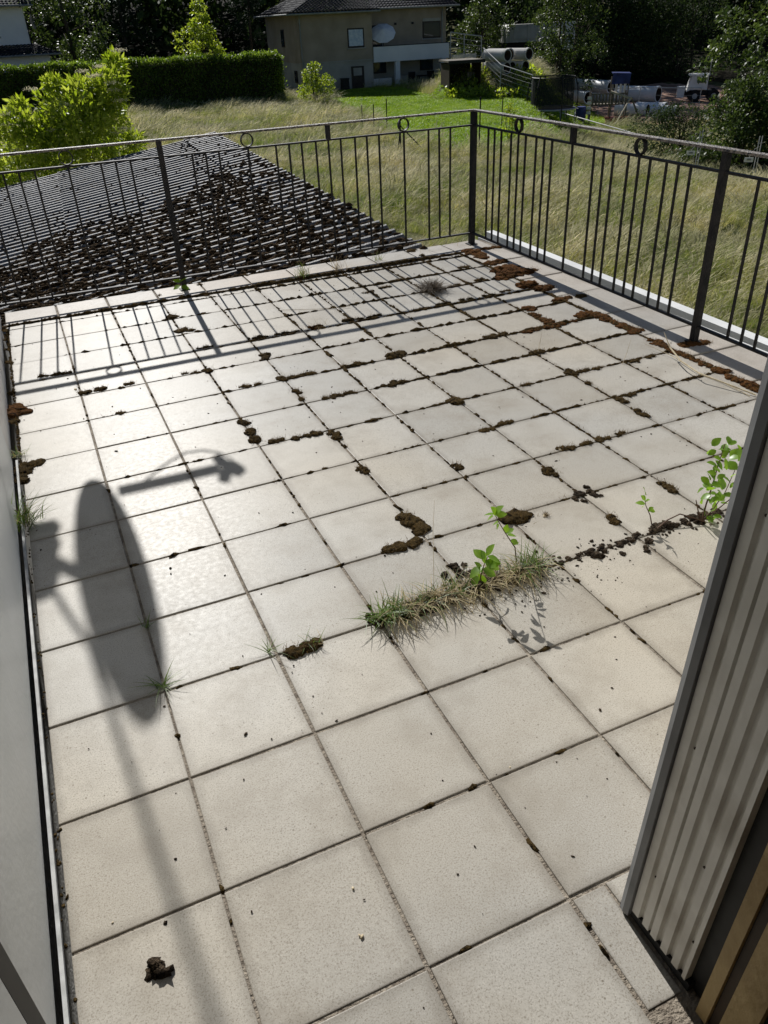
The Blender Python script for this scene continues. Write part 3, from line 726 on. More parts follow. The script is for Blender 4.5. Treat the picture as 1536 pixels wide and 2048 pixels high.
q0 = Vector(ground_at(1008, 147)); q0.z += .02
side = Vector((pd.y, -pd.x, 0)).normalized() * -1
g_ = 'concrete pipes stacked on the bank'
for k, (sx, zz, off, lab) in enumerate(((-.8, .385, 0, 'concrete pipe at the bottom left of the stack on the bank'), (.8, .385, .2, 'concrete pipe at the bottom right of the stack on the bank'), (0, .385, -.3, 'concrete pipe at the bottom middle of the stack on the bank'),
        (-.88, 1.14, .1, 'concrete pipe resting top left on the bank stack'), (-.04, 1.15, -.5, 'concrete pipe resting top middle on the bank stack'), (.8, 1.14, .5, 'concrete pipe resting top right on the bank stack'))):
    pipe(q0 + side * sx + pd * off + Vector((0, 0, zz)), pd, 2.2, .365, 'concrete', lab, g_)
gw = 'pale drain pipes lying by the dirt track'
def wp(px, py, dirv, L, ro, lab, dz=0.0):
    q = Vector(ground_at(px, py)); pipe(q + Vector((0, 0, ro * 1.06 + dz)), dirv, L, ro, 'pipe_white', lab, gw, .09)
d1 = Vector((.10, -.99, 0)); d2 = Vector((.42, -.91, 0))
wp(1148, 206, d1, 3.4, .46, 'pale pipe behind the trampoline net at the row end'); wp(1176, 208, d1, 5.4, .50, 'long pale pipe behind the trampoline with its collar raised', .9)
wp(1205, 205, d2, 3.6, .52, 'pale pipe behind the play tower railing'); wp(1228, 203, d2, 3.4, .52, 'pale pipe behind the blue tower roof')
wp(1266, 204, d2, 4.6, .62, 'widest pale pipe with open dark end right of the tower')
wp(1262, 232, Vector((.45, -.89, 0)), 2.6, .42, 'pale pipe lying lowest beside the play tower'); wp(1300, 229, Vector((.45, -.89, 0)), 2.4, .42, 'pale pipe lying second in the low row'); wp(1326, 232, Vector((.45, -.89, 0)), 2.2, .36, 'pale pipe lying last in the low row by the weeds')
# torn foil on the bank
# tipper lorry
q = Vector(at(1062, 117, 85)); tk = thing('tipper_truck', 'grey tipper lorry half hidden behind bushes above the bank', 'truck', q)
te = Vector((.97, -.25, 0)); ts = Vector((.25, .97, 0)); ta = math.atan2(te.y, te.x)
def K(u, d, h): return q + te * u + ts * d + Vector((0, 0, h))
b = MB(); b.prism([(-2.5, 1.35), (2.4, 1.35), (2.4, 2.75), (-2.05, 2.75), (-2.3, 2.5)], K(0, 0, 0), te, Vector((0, 0, 1)), ts, 2.3); b.build('tipper_body', 'truck_grey', tk)
b = MB(); b.box(K(.2, -.04, 2.05), (3.9, .06, .9), ta); b.build('side_panel', 'truck_grey', tk)
for u in (-2.1, -.4, 1.4): b = MB(); b.box(K(u, -.06, 2.05), (.14, .10, 1.3), ta); b.build('rib', 'truck_grey', tk)
b = MB(); b.box(K(0, 1.1, 1.1), (5.2, 1.0, .35), ta); b.build('chassis', 'black', tk)
for u in (-1.4, -.2, 2.2):
    for d in (.1, 1.95):
        b = MB(); b.tube([K(u, d, .52), K(u, d + .3, .52)], .52, 18); wl = b.build('wheel', 'rubber', tk); b = MB(); b.tube([K(u, d - .02, .52), K(u, d + .05, .52)], .26, 14); b.build('rim', 'galv', wl)
b = MB(); b.box(K(3.4, 1.1, 1.7), (1.5, 2.2, 2.2), ta, .93); b.build('cab', 'white_paint', tk)
# mini dumper
q = Vector(ground_at(1388, 205)); du = thing('dumper', 'white wheeled site machine parked beside the big tree', 'dumper', q)
te = Vector((.80, -.60, 0)); ts = Vector((.60, .80, 0)); ta = math.atan2(te.y, te.x)
b = MB(); b.prism([(-.75, .95), (.9, .95), (.9, 2.05), (-.45, 2.05), (-.62, 1.6)], K(0, 0, 0), te, Vector((0, 0, 1)), ts, 1.2); b.build('cab', 'white_paint', du)
b = MB(); b.box(K(.15, .6, 2.12), (1.7, 1.35, .12), ta, .95); b.build('roof', 'white_paint', du)
b = MB(); b.box(K(.35, -.02, 1.72), (.7, .05, .42), ta); b.build('side_window', 'glass', du)
b = MB(); b.prism([(-.8, .85), (-.6, 1.12), (.55, 1.12), (.8, .98), (.5, 1.02), (-.5, 1.0)], K(0, -.25, 0), te, Vector((0, 0, 1)), ts, .5); b.build('mudguard', 'white_paint', du)
for u in (-.05, 1.5):
    for d in (-.2, 1.1): b = MB(); b.tube([K(u, d, .5), K(u, d + .32, .5)], .5, 18); wl = b.build('wheel', 'rubber', du); b = MB(); b.tube([K(u, d - .02, .5), K(u, d + .02, .5)], .22, 12); b.build('rim', 'galv', wl)
b = MB(); b.box(K(-1.25, .1, .85), (.55, .6, .85), ta, 1.15); b.build('skip_bucket', 'pipe_white', du)
b = MB(); b.box(K(.4, .6, .7), (2.6, .7, .4), ta); b.build('chassis', 'black', du)
b = MB(); b.tube([K(1.0, .6, 2.1), K(1.0, .6, 3.4)], .03, 6); b.build('beacon_pole', 'galv', du)

# ================================================================== TRAMPOLINE AND PLAY TOWER
q = Vector(ground_at(1102, 238)); tr = thing('trampoline', 'round garden trampoline with dark safety net', 'trampoline', q)
def ringpts(r, z, n=24): return [q + Vector((r * math.cos(2 * math.pi * k / n), r * math.sin(2 * math.pi * k / n), z)) for k in range(n + 1)]
b = MB(); b.tube(ringpts(1.5, .62), .05, 6, False); b.build('frame_ring', 'galv', tr)
b = MB(); b.add(ringpts(1.33, .62)[:-1], [tuple(range(24))]); b.build('jump_mat', 'rubber', tr)
b = MB()
ro_, ri_ = ringpts(1.52, .665), ringpts(1.30, .665); b.add(ro_[:-1] + ri_[:-1], [(k, (k + 1) % 24, 24 + (k + 1) % 24, 24 + k) for k in range(24)]); b.build('edge_pad', 'blue', tr)
for k in range(6):
    t = 2 * math.pi * (k + .3) / 6; c_, s_ = math.cos(t), math.sin(t)
    b = MB(); b.tube([q + Vector((1.6 * c_, 1.6 * s_, 0)), q + Vector((1.62 * c_, 1.62 * s_, 1.2)), q + Vector((1.55 * c_, 1.55 * s_, 1.9)), q + Vector((1.36 * c_, 1.36 * s_, 2.45))], .035, 6); b.build('net_pole', 'black', tr)
    b = MB(); b.tube([q + Vector((1.45 * c_, 1.45 * s_, .62)), q + Vector((1.5 * c_, 1.5 * s_, -.05))], .03, 6); b.build('leg', 'galv', tr)
b = MB(); b.tube(ringpts(1.36, 2.42), .025, 5, False); b.build('net_hoop', 'black', tr)
lo, hi2 = ringpts(1.36, .66), ringpts(1.35, 2.42); b = MB(); b.add(lo[:-1] + hi2[:-1], [(k, (k + 1) % 24, 24 + (k + 1) % 24, 24 + k) for k in range(24)]); b.build('net', 'net', tr)

q = Vector(ground_at(1215, 247)); pt = thing('play_tower', 'wooden play tower with slatted railing and blue roof', 'play tower', q)
te = Vector((.84, -.54, 0)); ts = Vector((.54, .84, 0)); ta = math.atan2(te.y, te.x)
for u, d, hh in ((-1.35, 0, 2.1), (1.2, 0, 2.1), (-1.35, 1.2, 2.1), (1.2, 1.2, 2.1), (.1, 0, 3.0), (1.2, .02, 3.0), (.1, 1.2, 3.0)):
    b = MB(); b.box(K(u, d, hh / 2 - .05), (.09, .09, hh), ta); b.build('post', 'wood_grey', pt)
b = MB(); b.box(K(-.08, .6, 1.25), (2.6, 1.25, .08), ta); b.build('platform', 'wood_grey', pt)
for k in range(11): b = MB(); b.box(K(-1.22 + k * .235, -.07, 1.62), (.13, .025, .72), ta); b.build('slat', 'wood_grey', pt)
for h in (1.4, 1.95): b = MB(); b.box(K(-.08, -.045, h), (2.6, .03, .08), ta); b.build('rail', 'wood_grey', pt)
b = MB(); b.prism([(.0, 2.55), (1.25, 2.55), (1.3, 3.2), (.05, 3.25)], K(0, -.06, 0), te, Vector((0, 0, 1)), ts, .03); b.build('roof_panel', 'blue', pt)
b = MB(); b.prism([(.05, 3.26), (1.3, 3.21), (1.3, 3.16), (.05, 3.2)], K(0, -.05, 0), te, Vector((0, 0, 1)), ts, 1.3); b.build('roof_panel', 'blue', pt)
for k in range(4): b = MB(); b.box(K(.2 + k * .3, 1.24, 2.0), (.16, .025, .9), ta); b.build('slat', 'white_paint', pt)
for k in range(4): b = MB(); b.box(K(-1.45, -.12, .75 + k * .32), (.30, .05, .18), ta); b.build('step', 'white_paint', pt)
b = MB(); b.bar(K(.0, -.35, 2.1), K(1.3, -1.7, 1.75), .12, .12); b.build('swing_beam', 'wood_light', pt)
b = MB(); b.bar(K(1.25, -1.66, 1.78), K(.15, -2.7, 0), .08, .08); b.build('swing_leg', 'wood_light', pt)
b = MB(); b.bar(K(1.32, -1.6, 1.78), K(2.3, -1.0, 0), .08, .08); b.build('swing_leg', 'wood_grey', pt)
for s in (-.16, .16): b = MB(); b.tube([K(.75 + s, -1.05, 1.9), K(.75 + s, -1.05, .55)], .012, 4); b.build('swing_rope', 'galv', pt)
b = MB(); b.box(K(.75, -1.05, .52), (.5, .22, .05), ta); b.build('swing_seat', 'red', pt)
t = thing('toy_boat', 'red plastic sandpit standing under the play tower', 'sandpit', K(.6, -.2, 0)); b = MB(); b.box(K(.6, -.2, .18), (1.5, .9, .36), ta, 1.08); b.build('basin', 'red', t); b = MB(); b.box(K(.6, -.2, .37), (1.7, 1.05, .05), ta); b.build('rim', 'red', t)
t = thing('water_barrel', 'blue plastic barrel between trampoline and play tower', 'barrel', ground_at(1160, 243)); qb = Vector(ground_at(1160, 243)); b = MB(); b.tube([qb + Vector((0, 0, z)) for z in (0, .1, .5, .9, .95)], [.33, .37, .39, .37, .3], 16); b.build('body', 'blue', t); b = MB(); b.tube([qb + Vector((0, 0, .93)), qb + Vector((0, 0, .99))], .34, 16); b.build('lid', 'blue', t)
t = thing('ground_pole', 'long white pole lying aslant in the grass before the trampoline', 'pole', ground_at(1130, 255)); b = MB(); b.tube([Vector(ground_at(1118, 234)) + Vector((0, 0, .3)), Vector(ground_at(1290, 284)) + Vector((0, 0, .3))], .035, 6); b.build('pole', 'white_paint', t)

# field fences with hanging tags
for k, (px, py, r, lab) in enumerate(((1392, 336, 30.5, 'white tag on the wire fence before the soil heap'), (1505, 362, 28.5, 'white tag on the wire fence by the big tree'))):
    p0 = Vector(at(px, py, r)); p0.z = zat(p0.x, p0.y); t = thing('fence_post', 'thin double metal post ' + ('before the soil heap' if k == 0 else 'under the big tree'), 'post', p0)
    for s in (-.06, .06): b = MB(); b.tube([p0 + Vector((s, 0, -.2)), p0 + Vector((s * .9, 0, 1.5))], .014, 5); b.build('rod', 'galv', t)
    b = MB(); b.tube([p0 + Vector((-.1, 0, 1.3)), p0 + Vector((.1, 0, 1.3))], .012, 4); b.build('clamp', 'galv', t)
    q = p0 + Vector((-.28, .05, .85)); t2 = thing('fence_tag', lab, 'tag', q); b = MB(); b.box(q, (.25, .02, .13), R_(-40)); b.build('plate', 'white_paint', t2); b = MB(); b.box(q + Vector((-.01, -.012, .01)), (.12, .012, .05), R_(-40)); b.build('print', 'gutter', t2)
    b = MB(); b.tube([q + Vector((0, 0, .08)), q + Vector((.15, -.02, .3)), p0 + Vector((0, 0, 1.2))], .006, 4); b.build('string', 'galv', t2)
def stake(px, py, r, h, lab, mat='wood_grey', brace=False):
    p0 = Vector(ground_at(px, py)); t = thing('field_stake', lab, 'stake', p0); b = MB(); b.tube([p0 - Vector((0, 0, .2)), p0 + Vector((.02, 0, h))], r, 6); b.build('shaft', mat, t)
    if brace:
        b = MB(); b.tube([p0 + Vector((.9, -.5, 0)), p0 + Vector((.02, 0, h * .8))], r * .7, 6); b.build('brace', mat, t); b = MB(); b.tube([p0 + Vector((-.25, -.3, 0)), p0 + Vector((.02, 0, h * .8))], r * .7, 6); b.build('brace', mat, t)
stake(801, 304, .035, 1.25, 'braced dark stake at the corner of the lawn', 'black', True)
stake(725, 256, .025, 1.1, 'thin dark stake in long grass left of the lawn', 'black'); stake(748, 259, .03, 1.2, 'thin dark stake at the left lawn edge', 'black')
stake(774, 262, .03, 1.5, 'taller dark stake where the garden path starts', 'black'); stake(958, 300, .03, 2.0, 'dark stake behind the railing corner on the lawn', 'black')
stake(1003, 255, .025, 1.9, 'dark stake beside the small green shrub', 'black'); stake(1080, 262, .02, 1.0, 'short stake before the trampoline', 'black')
stake(1432, 232, .03, 1.3, 'leaning stake beside the white site machine', 'wood_grey')


# ================================================================== TREES, SHRUBS, HEDGE
def crown_cloud(W, Dp, H0, H1, ncl, nlf, leaf, shape='broad', seed=1, clump=.16, aspect=.55, droop=.1):
    """leaf faces gathered in clumps that fill a crown between H0 and H1; returns V, F"""
    g = np.random.default_rng(seed); C_ = []; Rr = []
    while len(C_) < ncl:
        t = g.uniform(0, 1); a = g.uniform(0, 2 * math.pi)
        if shape == 'conifer': rad = (1 - t) ** .8 * (.75 + .25 * math.sin(t * 34))
        elif shape == 'column': rad = min(1, t * 6) * (1 - t ** 3) ** .5
        elif shape == 'bush': rad = math.sqrt(max(0, 1 - (t * 1.0) ** 2.2))
        else: rad = math.sqrt(max(0, 1 - (2 * t - .85) ** 2 / 1.4))
        rr = rad * (g.uniform(0, 1) ** .38)
        rr *= 1 + .28 * math.sin(a * 3 + seed) * math.sin(t * 7 + seed * 2)
        C_.append((math.cos(a) * rr * W / 2, math.sin(a) * rr * Dp / 2, H0 + (H1 - H0) * t)); Rr.append(clump * W * g.uniform(.5, 1.25))
    C_ = np.array(C_); Rr = np.array(Rr); k = g.integers(0, ncl, nlf)
    d = g.normal(0, 1, (nlf, 3)); d /= np.linalg.norm(d, axis=1)[:, None]
    rad = g.uniform(.25, 1, nlf) ** .5
    pos = C_[k] + d * (Rr[k] * rad)[:, None] * np.array([1, 1, .7])
    pos[:, 2] = np.maximum(pos[:, 2], max(.05, H0 * .6))
    return leaves(pos, leaf, aspect, -droop, d, .5)
def trunk_mesh(name, Ht, r0, W, mat, parent, loc, nb=7, seed=1, stems=1):
    g = random.Random(seed); b = MB(); L = Vector(loc)
    for s in range(stems):
        off = Vector((g.uniform(-.1, .1), g.uniform(-.1, .1), 0)) * (W if stems > 1 else .2)
        lean = Vector((g.uniform(-.06, .06), g.uniform(-.06, .06), 0)) * (3 if stems > 1 else 1)
        pts = [L + off + lean * (Ht * t) + Vector((0, 0, Ht * t - .2 * (t == 0))) for t in (0, .2, .45, .7, .92)]
        b.tube(pts, [r0, r0 * .8, r0 * .6, r0 * .4, r0 * .12], 7)
        for k in range(nb):
            t = g.uniform(.25, .85); p = L + off + lean * (Ht * t) + Vector((0, 0, Ht * t)); a = g.uniform(0, 6.28); ln = W * .38 * (1.1 - t * .6)
            e = Vector((math.cos(a), math.sin(a), g.uniform(.3, .8)))
            b.tube([p, p + e * ln * .5, p + e * ln + Vector((0, 0, ln * .15))], [r0 * .35, r0 * .2, r0 * .06], 5)
    return b.build(name, mat, parent, smooth=True)
def tree(name, label, cat, loc, W, Ht, H0, ncl, nlf, leaf, mat, shape='broad', seed=1, r0=.2, group=None, clump=.16, stems=1, aspect=.55, nb=7, Dp=None, tname='trunk'):
    t = thing(name, label, cat, loc, group)
    trunk_mesh(tname, Ht * .95, r0, W, 'bark', t, loc, nb, seed, stems)
    V, F = crown_cloud(W, Dp or W, H0, Ht, ncl, nlf, leaf, shape, seed, clump, aspect)
    quads('crown', V + np.array(loc), F, mat, t)
    return t
def copy_tree(t, loc, rz, s, label, group):
    c = t.copy(); col.objects.link(c); c.location = loc; c.rotation_euler = (0, 0, rz); c.scale = (s, s, s * rnd.uniform(.92, 1.1)); c['label'] = label; c['group'] = group
    for ch in list(t.children):
        k = ch.copy(); k.parent = c; col.objects.link(k)
    return c
def gl(px, r):
    p = at(px, 100, r); return (p[0], p[1], zat(p[0], p[1]) - .05)
GB = 'dark trees standing behind the gardens'
v1 = tree('broadleaf_tree', 'tall dark broadleaf tree right behind the tipper lorry', 'tree', gl(1110, 92), 9, 15, 1.0, 90, 9000, .34, 'leaf_dark', 'broad', 3, .3, GB)
v2 = tree('conifer_tree', 'dark spruce standing between the white house and the young tree', 'tree', gl(250, 92), 6.5, 17, .6, 150, 9000, .30, 'leaf_needle', 'conifer', 5, .28, GB, .13, aspect=.3)
v3 = tree('broadleaf_tree', 'loose olive green tree beside the white house gable', 'tree', gl(150, 88), 8, 13, 1.2, 80, 9000, .30, 'leaf_mid', 'broad', 8, .25, GB)
v4 = tree('cypress_tree', 'column shaped dark tree next to the brown house roof', 'tree', gl(500, 90), 3.6, 14, .2, 120, 8000, .26, 'leaf_needle', 'column', 11, .2, GB, .2, aspect=.3)
cl = [(v2, 330, 93, 1.05, 'spruce directly behind the yellow green young tree'), (v1, 300, 99, 1.1, 'wide dark tree behind the two spruces'), (v4, 470, 96, 1.05, 'second column shaped tree behind the hedge'), (v4, 440, 91, .95, 'slender column shaped tree right of the young tree'),
      (v3, 215, 97, 1.1, 'olive tree behind the hedge left of the spruce'), (v1, 90, 101, 1.2, 'large dark tree rising behind the white house'), (v2, 395, 100, 1.2, 'tall spruce in the second row behind the hedge'), (v1, 20, 108, 1.2, 'dark tree behind the white house roof'),
      (v1, 560, 100, 1.0, 'dark tree behind the brown house roof hip'), (v3, 960, 92, 1.0, 'sunlit green tree above the slope railing'), (v3, 1010, 98, 1.25, 'olive tree behind the tipper lorry body'), (v1, 1180, 112, 1.35, 'broad dark tree above the trampoline'),
      (v1, 1250, 112, 1.4, 'broad dark tree above the play tower'), (v2, 1310, 113, 1.3, 'dark spruce above the dirt track'), (v1, 1360, 110, 1.35, 'dark tree behind the white site machine'), (v2, 1215, 120, 1.4, 'tall spruce behind the broad dark trees'),
      (v1, 1430, 108, 1.4, 'dark tree behind the big right hand tree'), (v1, 1500, 108, 1.4, 'dark tree filling the gap beside the big tree'), (v2, 1150, 116, 1.3, 'tall spruce left of the broad dark trees'), (v1, 1060, 103, 1.3, 'dark tree in the second row behind the lorry'),
      (v1, 640, 108, 1.2, 'dark tree hidden mostly by the brown house'), (v3, 1340, 122, 1.6, 'olive tree in the second row over the track')]
for i, (src, px, r, s, lab) in enumerate(cl): copy_tree(src, gl(px, r), i * 1.3, s, lab, GB)
# far wood on the rising hill: one mass
n = 90000; a = nr.uniform(R_(-18), R_(72), n); r = np.sqrt(nr.uniform(104 ** 2, 165 ** 2, n)); r = np.where((np.degrees(a) > 36) & (r < 124), r + 22, r); x = CAM[0] + np.sin(a) * r; y = CAM[1] + np.cos(a) * r
h = nr.uniform(0, 1, n) ** .7 * (16 + 4 * np.sin(a * 60) + 3 * np.sin(r * .4))
V, F = leaves(np.stack([x, y, gz(x, y) + h], 1), 1.1, .7, 0); fw = quads('far_wood', V, F, 'leaf_dark'); stuff(tag(fw, 'dense dark wood covering the hill behind the gardens', 'wood'))
# bushes that hang in front of the lorry and along the track
tree('hazel_bush', 'tall leafy hazel covering the front half of the lorry', 'bush', gl(1132, 79), 6.4, 9.5, .1, 130, 12000, .22, 'leaf_mid', 'bush', 21, .12, 'bushes along the track', .13, 4)
tree('hazel_bush', 'dark overhanging bush behind the white pipes', 'bush', gl(1200, 101), 11, 9, .1, 110, 9000, .26, 'leaf_dark', 'bush', 22, .12, 'bushes along the track', .15, 4)
tree('hazel_bush', 'dark bush behind the dirt track and wire fence', 'bush', gl(1290, 101), 11, 8.5, .1, 110, 9000, .26, 'leaf_dark', 'bush', 23, .12, 'bushes along the track', .15, 4)
tree('hazel_bush', 'dark bush beyond the white site machine', 'bush', gl(1365, 100), 10, 8, .1, 100, 8000, .24, 'leaf_dark', 'bush', 24, .12, 'bushes along the track', .15, 4)
tree('hazel_bush', 'sunlit bush growing right of the slope railing', 'bush', gl(965, 84), 5, 5, .1, 70, 6000, .22, 'leaf_mid', 'bush', 25, .1, 'bushes along the track', .15, 3)
p = at(1578, 200, 37); tree('large_tree', 'large leafy tree reaching the ground at the right of the field', 'tree', (p[0], p[1], zat(p[0], p[1])), 5.6, 9.2, .3, 240, 32000, .15, 'leaf_mid', 'broad', 31, .22, None, .10, 2, nb=14)
p = at(1482, 280, 35); tree('bramble_bush', 'sprawling bramble bush at the foot of the large tree', 'bush', (p[0], p[1], zat(p[0], p[1])), 4.2, 2.5, .05, 120, 12000, .13, 'leaf_mid', 'bush', 32, .05, None, .12, 6, nb=5, tname='stems')
p = at(1362, 262, 41); tree('bramble_bush', 'low dark twiggy shrub left of the bramble', 'bush', (p[0], p[1], zat(p[0], p[1])), 4.4, 2.2, .05, 90, 9000, .10, 'leaf_dark', 'bush', 33, .04, None, .13, 7, nb=9, tname='stems')
p = ground_at(632, 205); tree('garden_shrub', 'pale green shrub before the brown house corner', 'shrub', tuple(p), 2.3, 2.4, .1, 46, 2600, .15, 'leaf_elder', 'bush', 34, .05, None, .13, 4, tname='stems')
p = ground_at(1018, 285); tree('garden_shrub', 'small bright shrub on the lawn behind the railing corner', 'shrub', tuple(p), .75, 1.6, .05, 26, 900, .09, 'leaf_elder', 'column', 35, .02, None, .2, 3, tname='stems')
p = at(405, 120, 70); tree('young_tree', 'young yellow green tree rising above the clipped hedge', 'tree', (p[0], p[1], zat(p[0], p[1])), 3.4, 5.2, .8, 46, 3600, .20, 'leaf_elder', 'broad', 36, .07, None, .14)
p = at(412, 120, 70.5); tree('young_tree', 'slim yellow green shoot topping the young tree behind hedge', 'tree', (p[0], p[1], zat(p[0], p[1])), 1.4, 6.9, 3.6, 24, 1100, .20, 'leaf_elder', 'column', 37, .05, None, .2)
# elder shrub beyond the garage roof
el = gl(120, 16.2); t = thing('elder_shrub', 'bright green flowering elder shrub behind the corrugated garage roof', 'shrub', el)
trunk_mesh('stems', 3.3, .07, 2.6, 'bark', t, el, 7, 41, 6)
parts = []
for (px, py, rr, nlf) in ((40, 330, .62, 1900), (110, 300, .75, 2800), (170, 250, .75, 2800), (120, 215, .52, 1700), (175, 195, .50, 1800), (215, 175, .42, 1300), (228, 130, .25, 560), (105, 168, .20, 420), (150, 180, .26, 560), (205, 230, .5, 1500), (25, 255, .36, 800), (38, 215, .18, 330), (-30, 280, .7, 1500), (240, 300, .45, 1100), (268, 285, .25, 520), (190, 320, .6, 1600), (80, 370, .7, 1800), (-20, 370, .7, 1200), (60, 270, .5, 1200)):
    rr *= .8; nlf = int(nlf * .48); c = at(px, py, 15.6 + rnd.uniform(-.5, .5)); d = nr.normal(0, 1, (nlf, 3)); d /= np.linalg.norm(d, axis=1)[:, None]
    pos = c + d * (rr * nr.uniform(.15, 1, nlf) ** .6)[:, None] * np.array([1, 1, .9]); parts.append(leaves(pos, .115, .36, .5, d, .5))
for _ in range(46):   # single upright shoots that break the outline
    px = rnd.uniform(-30, 262); top = 330 - 190 * math.exp(-((px - 215) / 55) ** 2) - 95 * math.exp(-((px - 95) / 45) ** 2) + rnd.uniform(-22, 60)
    c0_ = at(px, top + 42, 15.5); c1_ = at(px + rnd.uniform(-8, 10), top, 15.5); k_ = 26; f_ = nr.uniform(0, 1, k_)[:, None]
    parts.append(leaves(c0_ + (c1_ - c0_) * f_ + nr.normal(0, .025, (k_, 3)), .125, .33, .9))
V = np.concatenate([q[0] for q in parts]); o = np.cumsum([0] + [len(q[0]) for q in parts[:-1]]); F = np.concatenate([q[1] + k for q, k in zip(parts, o)])
quads('crown', V, F, 'leaf_elder', t)
for (px, py) in ((238, 100), (200, 132), (165, 142), (185, 152), (222, 165), (240, 200), (228, 180), (8, 228), (4, 250), (250, 258), (235, 265), (195, 150), (62, 178), (130, 210), (30, 300), (100, 260)):
    c = at(px, py, 15.1); n = 160; pos = c + np.stack([nr.normal(0, .055, n), nr.normal(0, .055, n), nr.normal(0, .014, n)], 1); V, F = leaves(pos, .018, .8, .2); stuff(quads('flower_umbel', V, F, 'umbel', t))
# clipped hedge
hA = Vector(at(566, 205, 65.5)); hB = Vector(at(-60, 238, 69)); hd = (hB - hA); hd.z = 0; hl = hd.length; hd.normalize(); hn = Vector((-hd.y, hd.x, 0)); 
if hn.y < 0: hn = -hn
hz = zat(hA.x, hA.y) - .1
hg = thing('clipped_hedge', 'long clipped evergreen hedge along the meadow', 'hedge', ((hA.x + hB.x) / 2, (hA.y + hB.y) / 2, hz))
b = MB(); b.box(((hA.x + hB.x) / 2 + hn.x * .85, (hA.y + hB.y) / 2 + hn.y * .85, hz + 1.5), (hl - .3, 1.3, 2.8), math.atan2(hd.y, hd.x)); b.build('inner_twigs', 'bark', hg)
n = 46000; f_ = nr.uniform(0, 1, n); s = nr.uniform(0, hl, n); pos = np.zeros((n, 3)); nrm = np.zeros((n, 3))
top = 3.15 + .05 * np.sin(s * 1.3) + .04 * np.sin(s * 3.7)
front = f_ < .62
hgt = nr.uniform(0, 1, n) * top; dep = nr.uniform(0, 1.7, n)
pos += np.array(hA)[None] * np.array([1, 1, 0]); pos += np.array(hd)[None] * s[:, None]
depth = np.where(front, nr.normal(.05, .10, n), dep); zz = np.where(front, hgt, top + nr.normal(-.02, .09, n))
pos += np.array(hn)[None] * depth[:, None]; pos[:, 2] = hz + zz
V, F = leaves(pos, .16, .55, .6); quads('foliage', V, F, 'leaf_hedge', hg)
# right hand end face of the hedge
n = 2600; pos = np.array(hA)[None] * np.array([1, 1, 0]) + np.array(hn)[None] * nr.uniform(0, 1.7, n)[:, None] - np.array(hd)[None] * nr.normal(0, .12, n)[:, None]; pos[:, 2] = hz + nr.uniform(0, 3.1, n)
V, F = leaves(pos, .16, .55, .4); quads('foliage', V, F, 'leaf_hedge', hg)

# ================================================================== WHITE HOUSE, top left
W0 = Vector(at(72, 130, 84)); W0.z = zat(W0.x, W0.y); wh = thing('white_house', 'white rendered house with lean to roof behind the hedge', 'house', W0)
we = Vector((math.cos(R_(6)), math.sin(R_(6)), 0)); ws = Vector((-we.y, we.x, 0)); wa = R_(6)
def Wp(u, d, h): return W0 + we * u + ws * d + Vector((0, 0, h))
def wbox(name, mat, u0, u1, d0, d1, h0, h1, parent=None):
    b = MB(); b.box(Wp((u0 + u1) / 2, (d0 + d1) / 2, (h0 + h1) / 2), (u1 - u0, d1 - d0, h1 - h0), wa); return b.build(name, mat, parent or wh)
hpx = lambda py, r=84: at(40, py, r)[2] - W0.z
ztop = hpx(11); zl = hpx(89); zg = hpx(110)
wbox('upper_wall', 'hw_white', -9, 0, 0, 8, zl - .3, ztop)
wbox('lower_wall', 'hw_white', -9, 1.1, -1.2, 6, -.5, zg)
f = wbox('window', 'hw_white', -4.6, -2.55, -.05, .05, hpx(71), hpx(28)); wbox('pane', 'glass', -4.5, -2.72, -.08, -.052, hpx(69), hpx(46), f); wbox('roller_shutter', 'curtain', -4.5, -2.72, -.085, -.053, hpx(45), hpx(29), f); wbox('sill', 'gutter', -4.7, -2.3, -.16, -.052, hpx(74), hpx(71.3), f)
sv = nh; nh = wh
tiled('lean_to_roof', Wp(-9, -2.0, zg), Wp(1.9, -2.0, zg), Wp(-9, -.02, zl), Wp(.25, -.02, zl))
tiled('lean_to_roof', Wp(1.9, -2.0, zg), Wp(1.9, 5, zg), Wp(.25, -.02, zl), Wp(.25, 5, zl))
tiled('roof', Wp(-9, -.9, ztop), Wp(.7, -.9, ztop), Wp(-9, 4, ztop + 2.6), Wp(.7, 4, ztop + 2.6)); nh = sv
for a_, c_ in ((Wp(-9, -2.06, zg - .03), Wp(1.95, -2.06, zg - .03)), (Wp(-9, -.96, ztop - .03), Wp(.75, -.96, ztop - .03))): b = MB(); b.tube([a_, c_], .07, 6); b.build('gutter', 'gutter', wh)
b = MB(); b.tube([Wp(.6, -.95, ztop - .1), Wp(.5, -.6, ztop - .5), Wp(.06, -.08, ztop - .9), Wp(.06, -.08, zl)], .05, 6); b.build('downpipe', 'black', wh)
wbox('soffit', 'hw_white', -9, .7, -.9, 0, ztop + .0, ztop + .04); wbox('garage_door', 'curtain', -6, -1.2, -1.25, -1.19, -.3, zg - .7)
t = thing('wall_dish', 'dark satellite dish on the gable side of the white house', 'satellite dish', Wp(.9, 1, hpx(45))); b = MB(); b.tube([Wp(.55, 1, hpx(45)), Wp(.62, 1.0, hpx(45)), Wp(.80, .95, hpx(45) + .02)], [.1, .45, .62], 18, False); b.build('reflector', 'edge_metal', t); b = MB(); b.tube([Wp(.6, 1, hpx(58)), Wp(1.5, .8, hpx(48))], .025, 5); b.build('feed_arm', 'galv', t); b = MB(); b.tube([Wp(-.05, 1, hpx(45)), Wp(.58, 1, hpx(45))], .03, 5); b.build('bracket', 'galv', t)

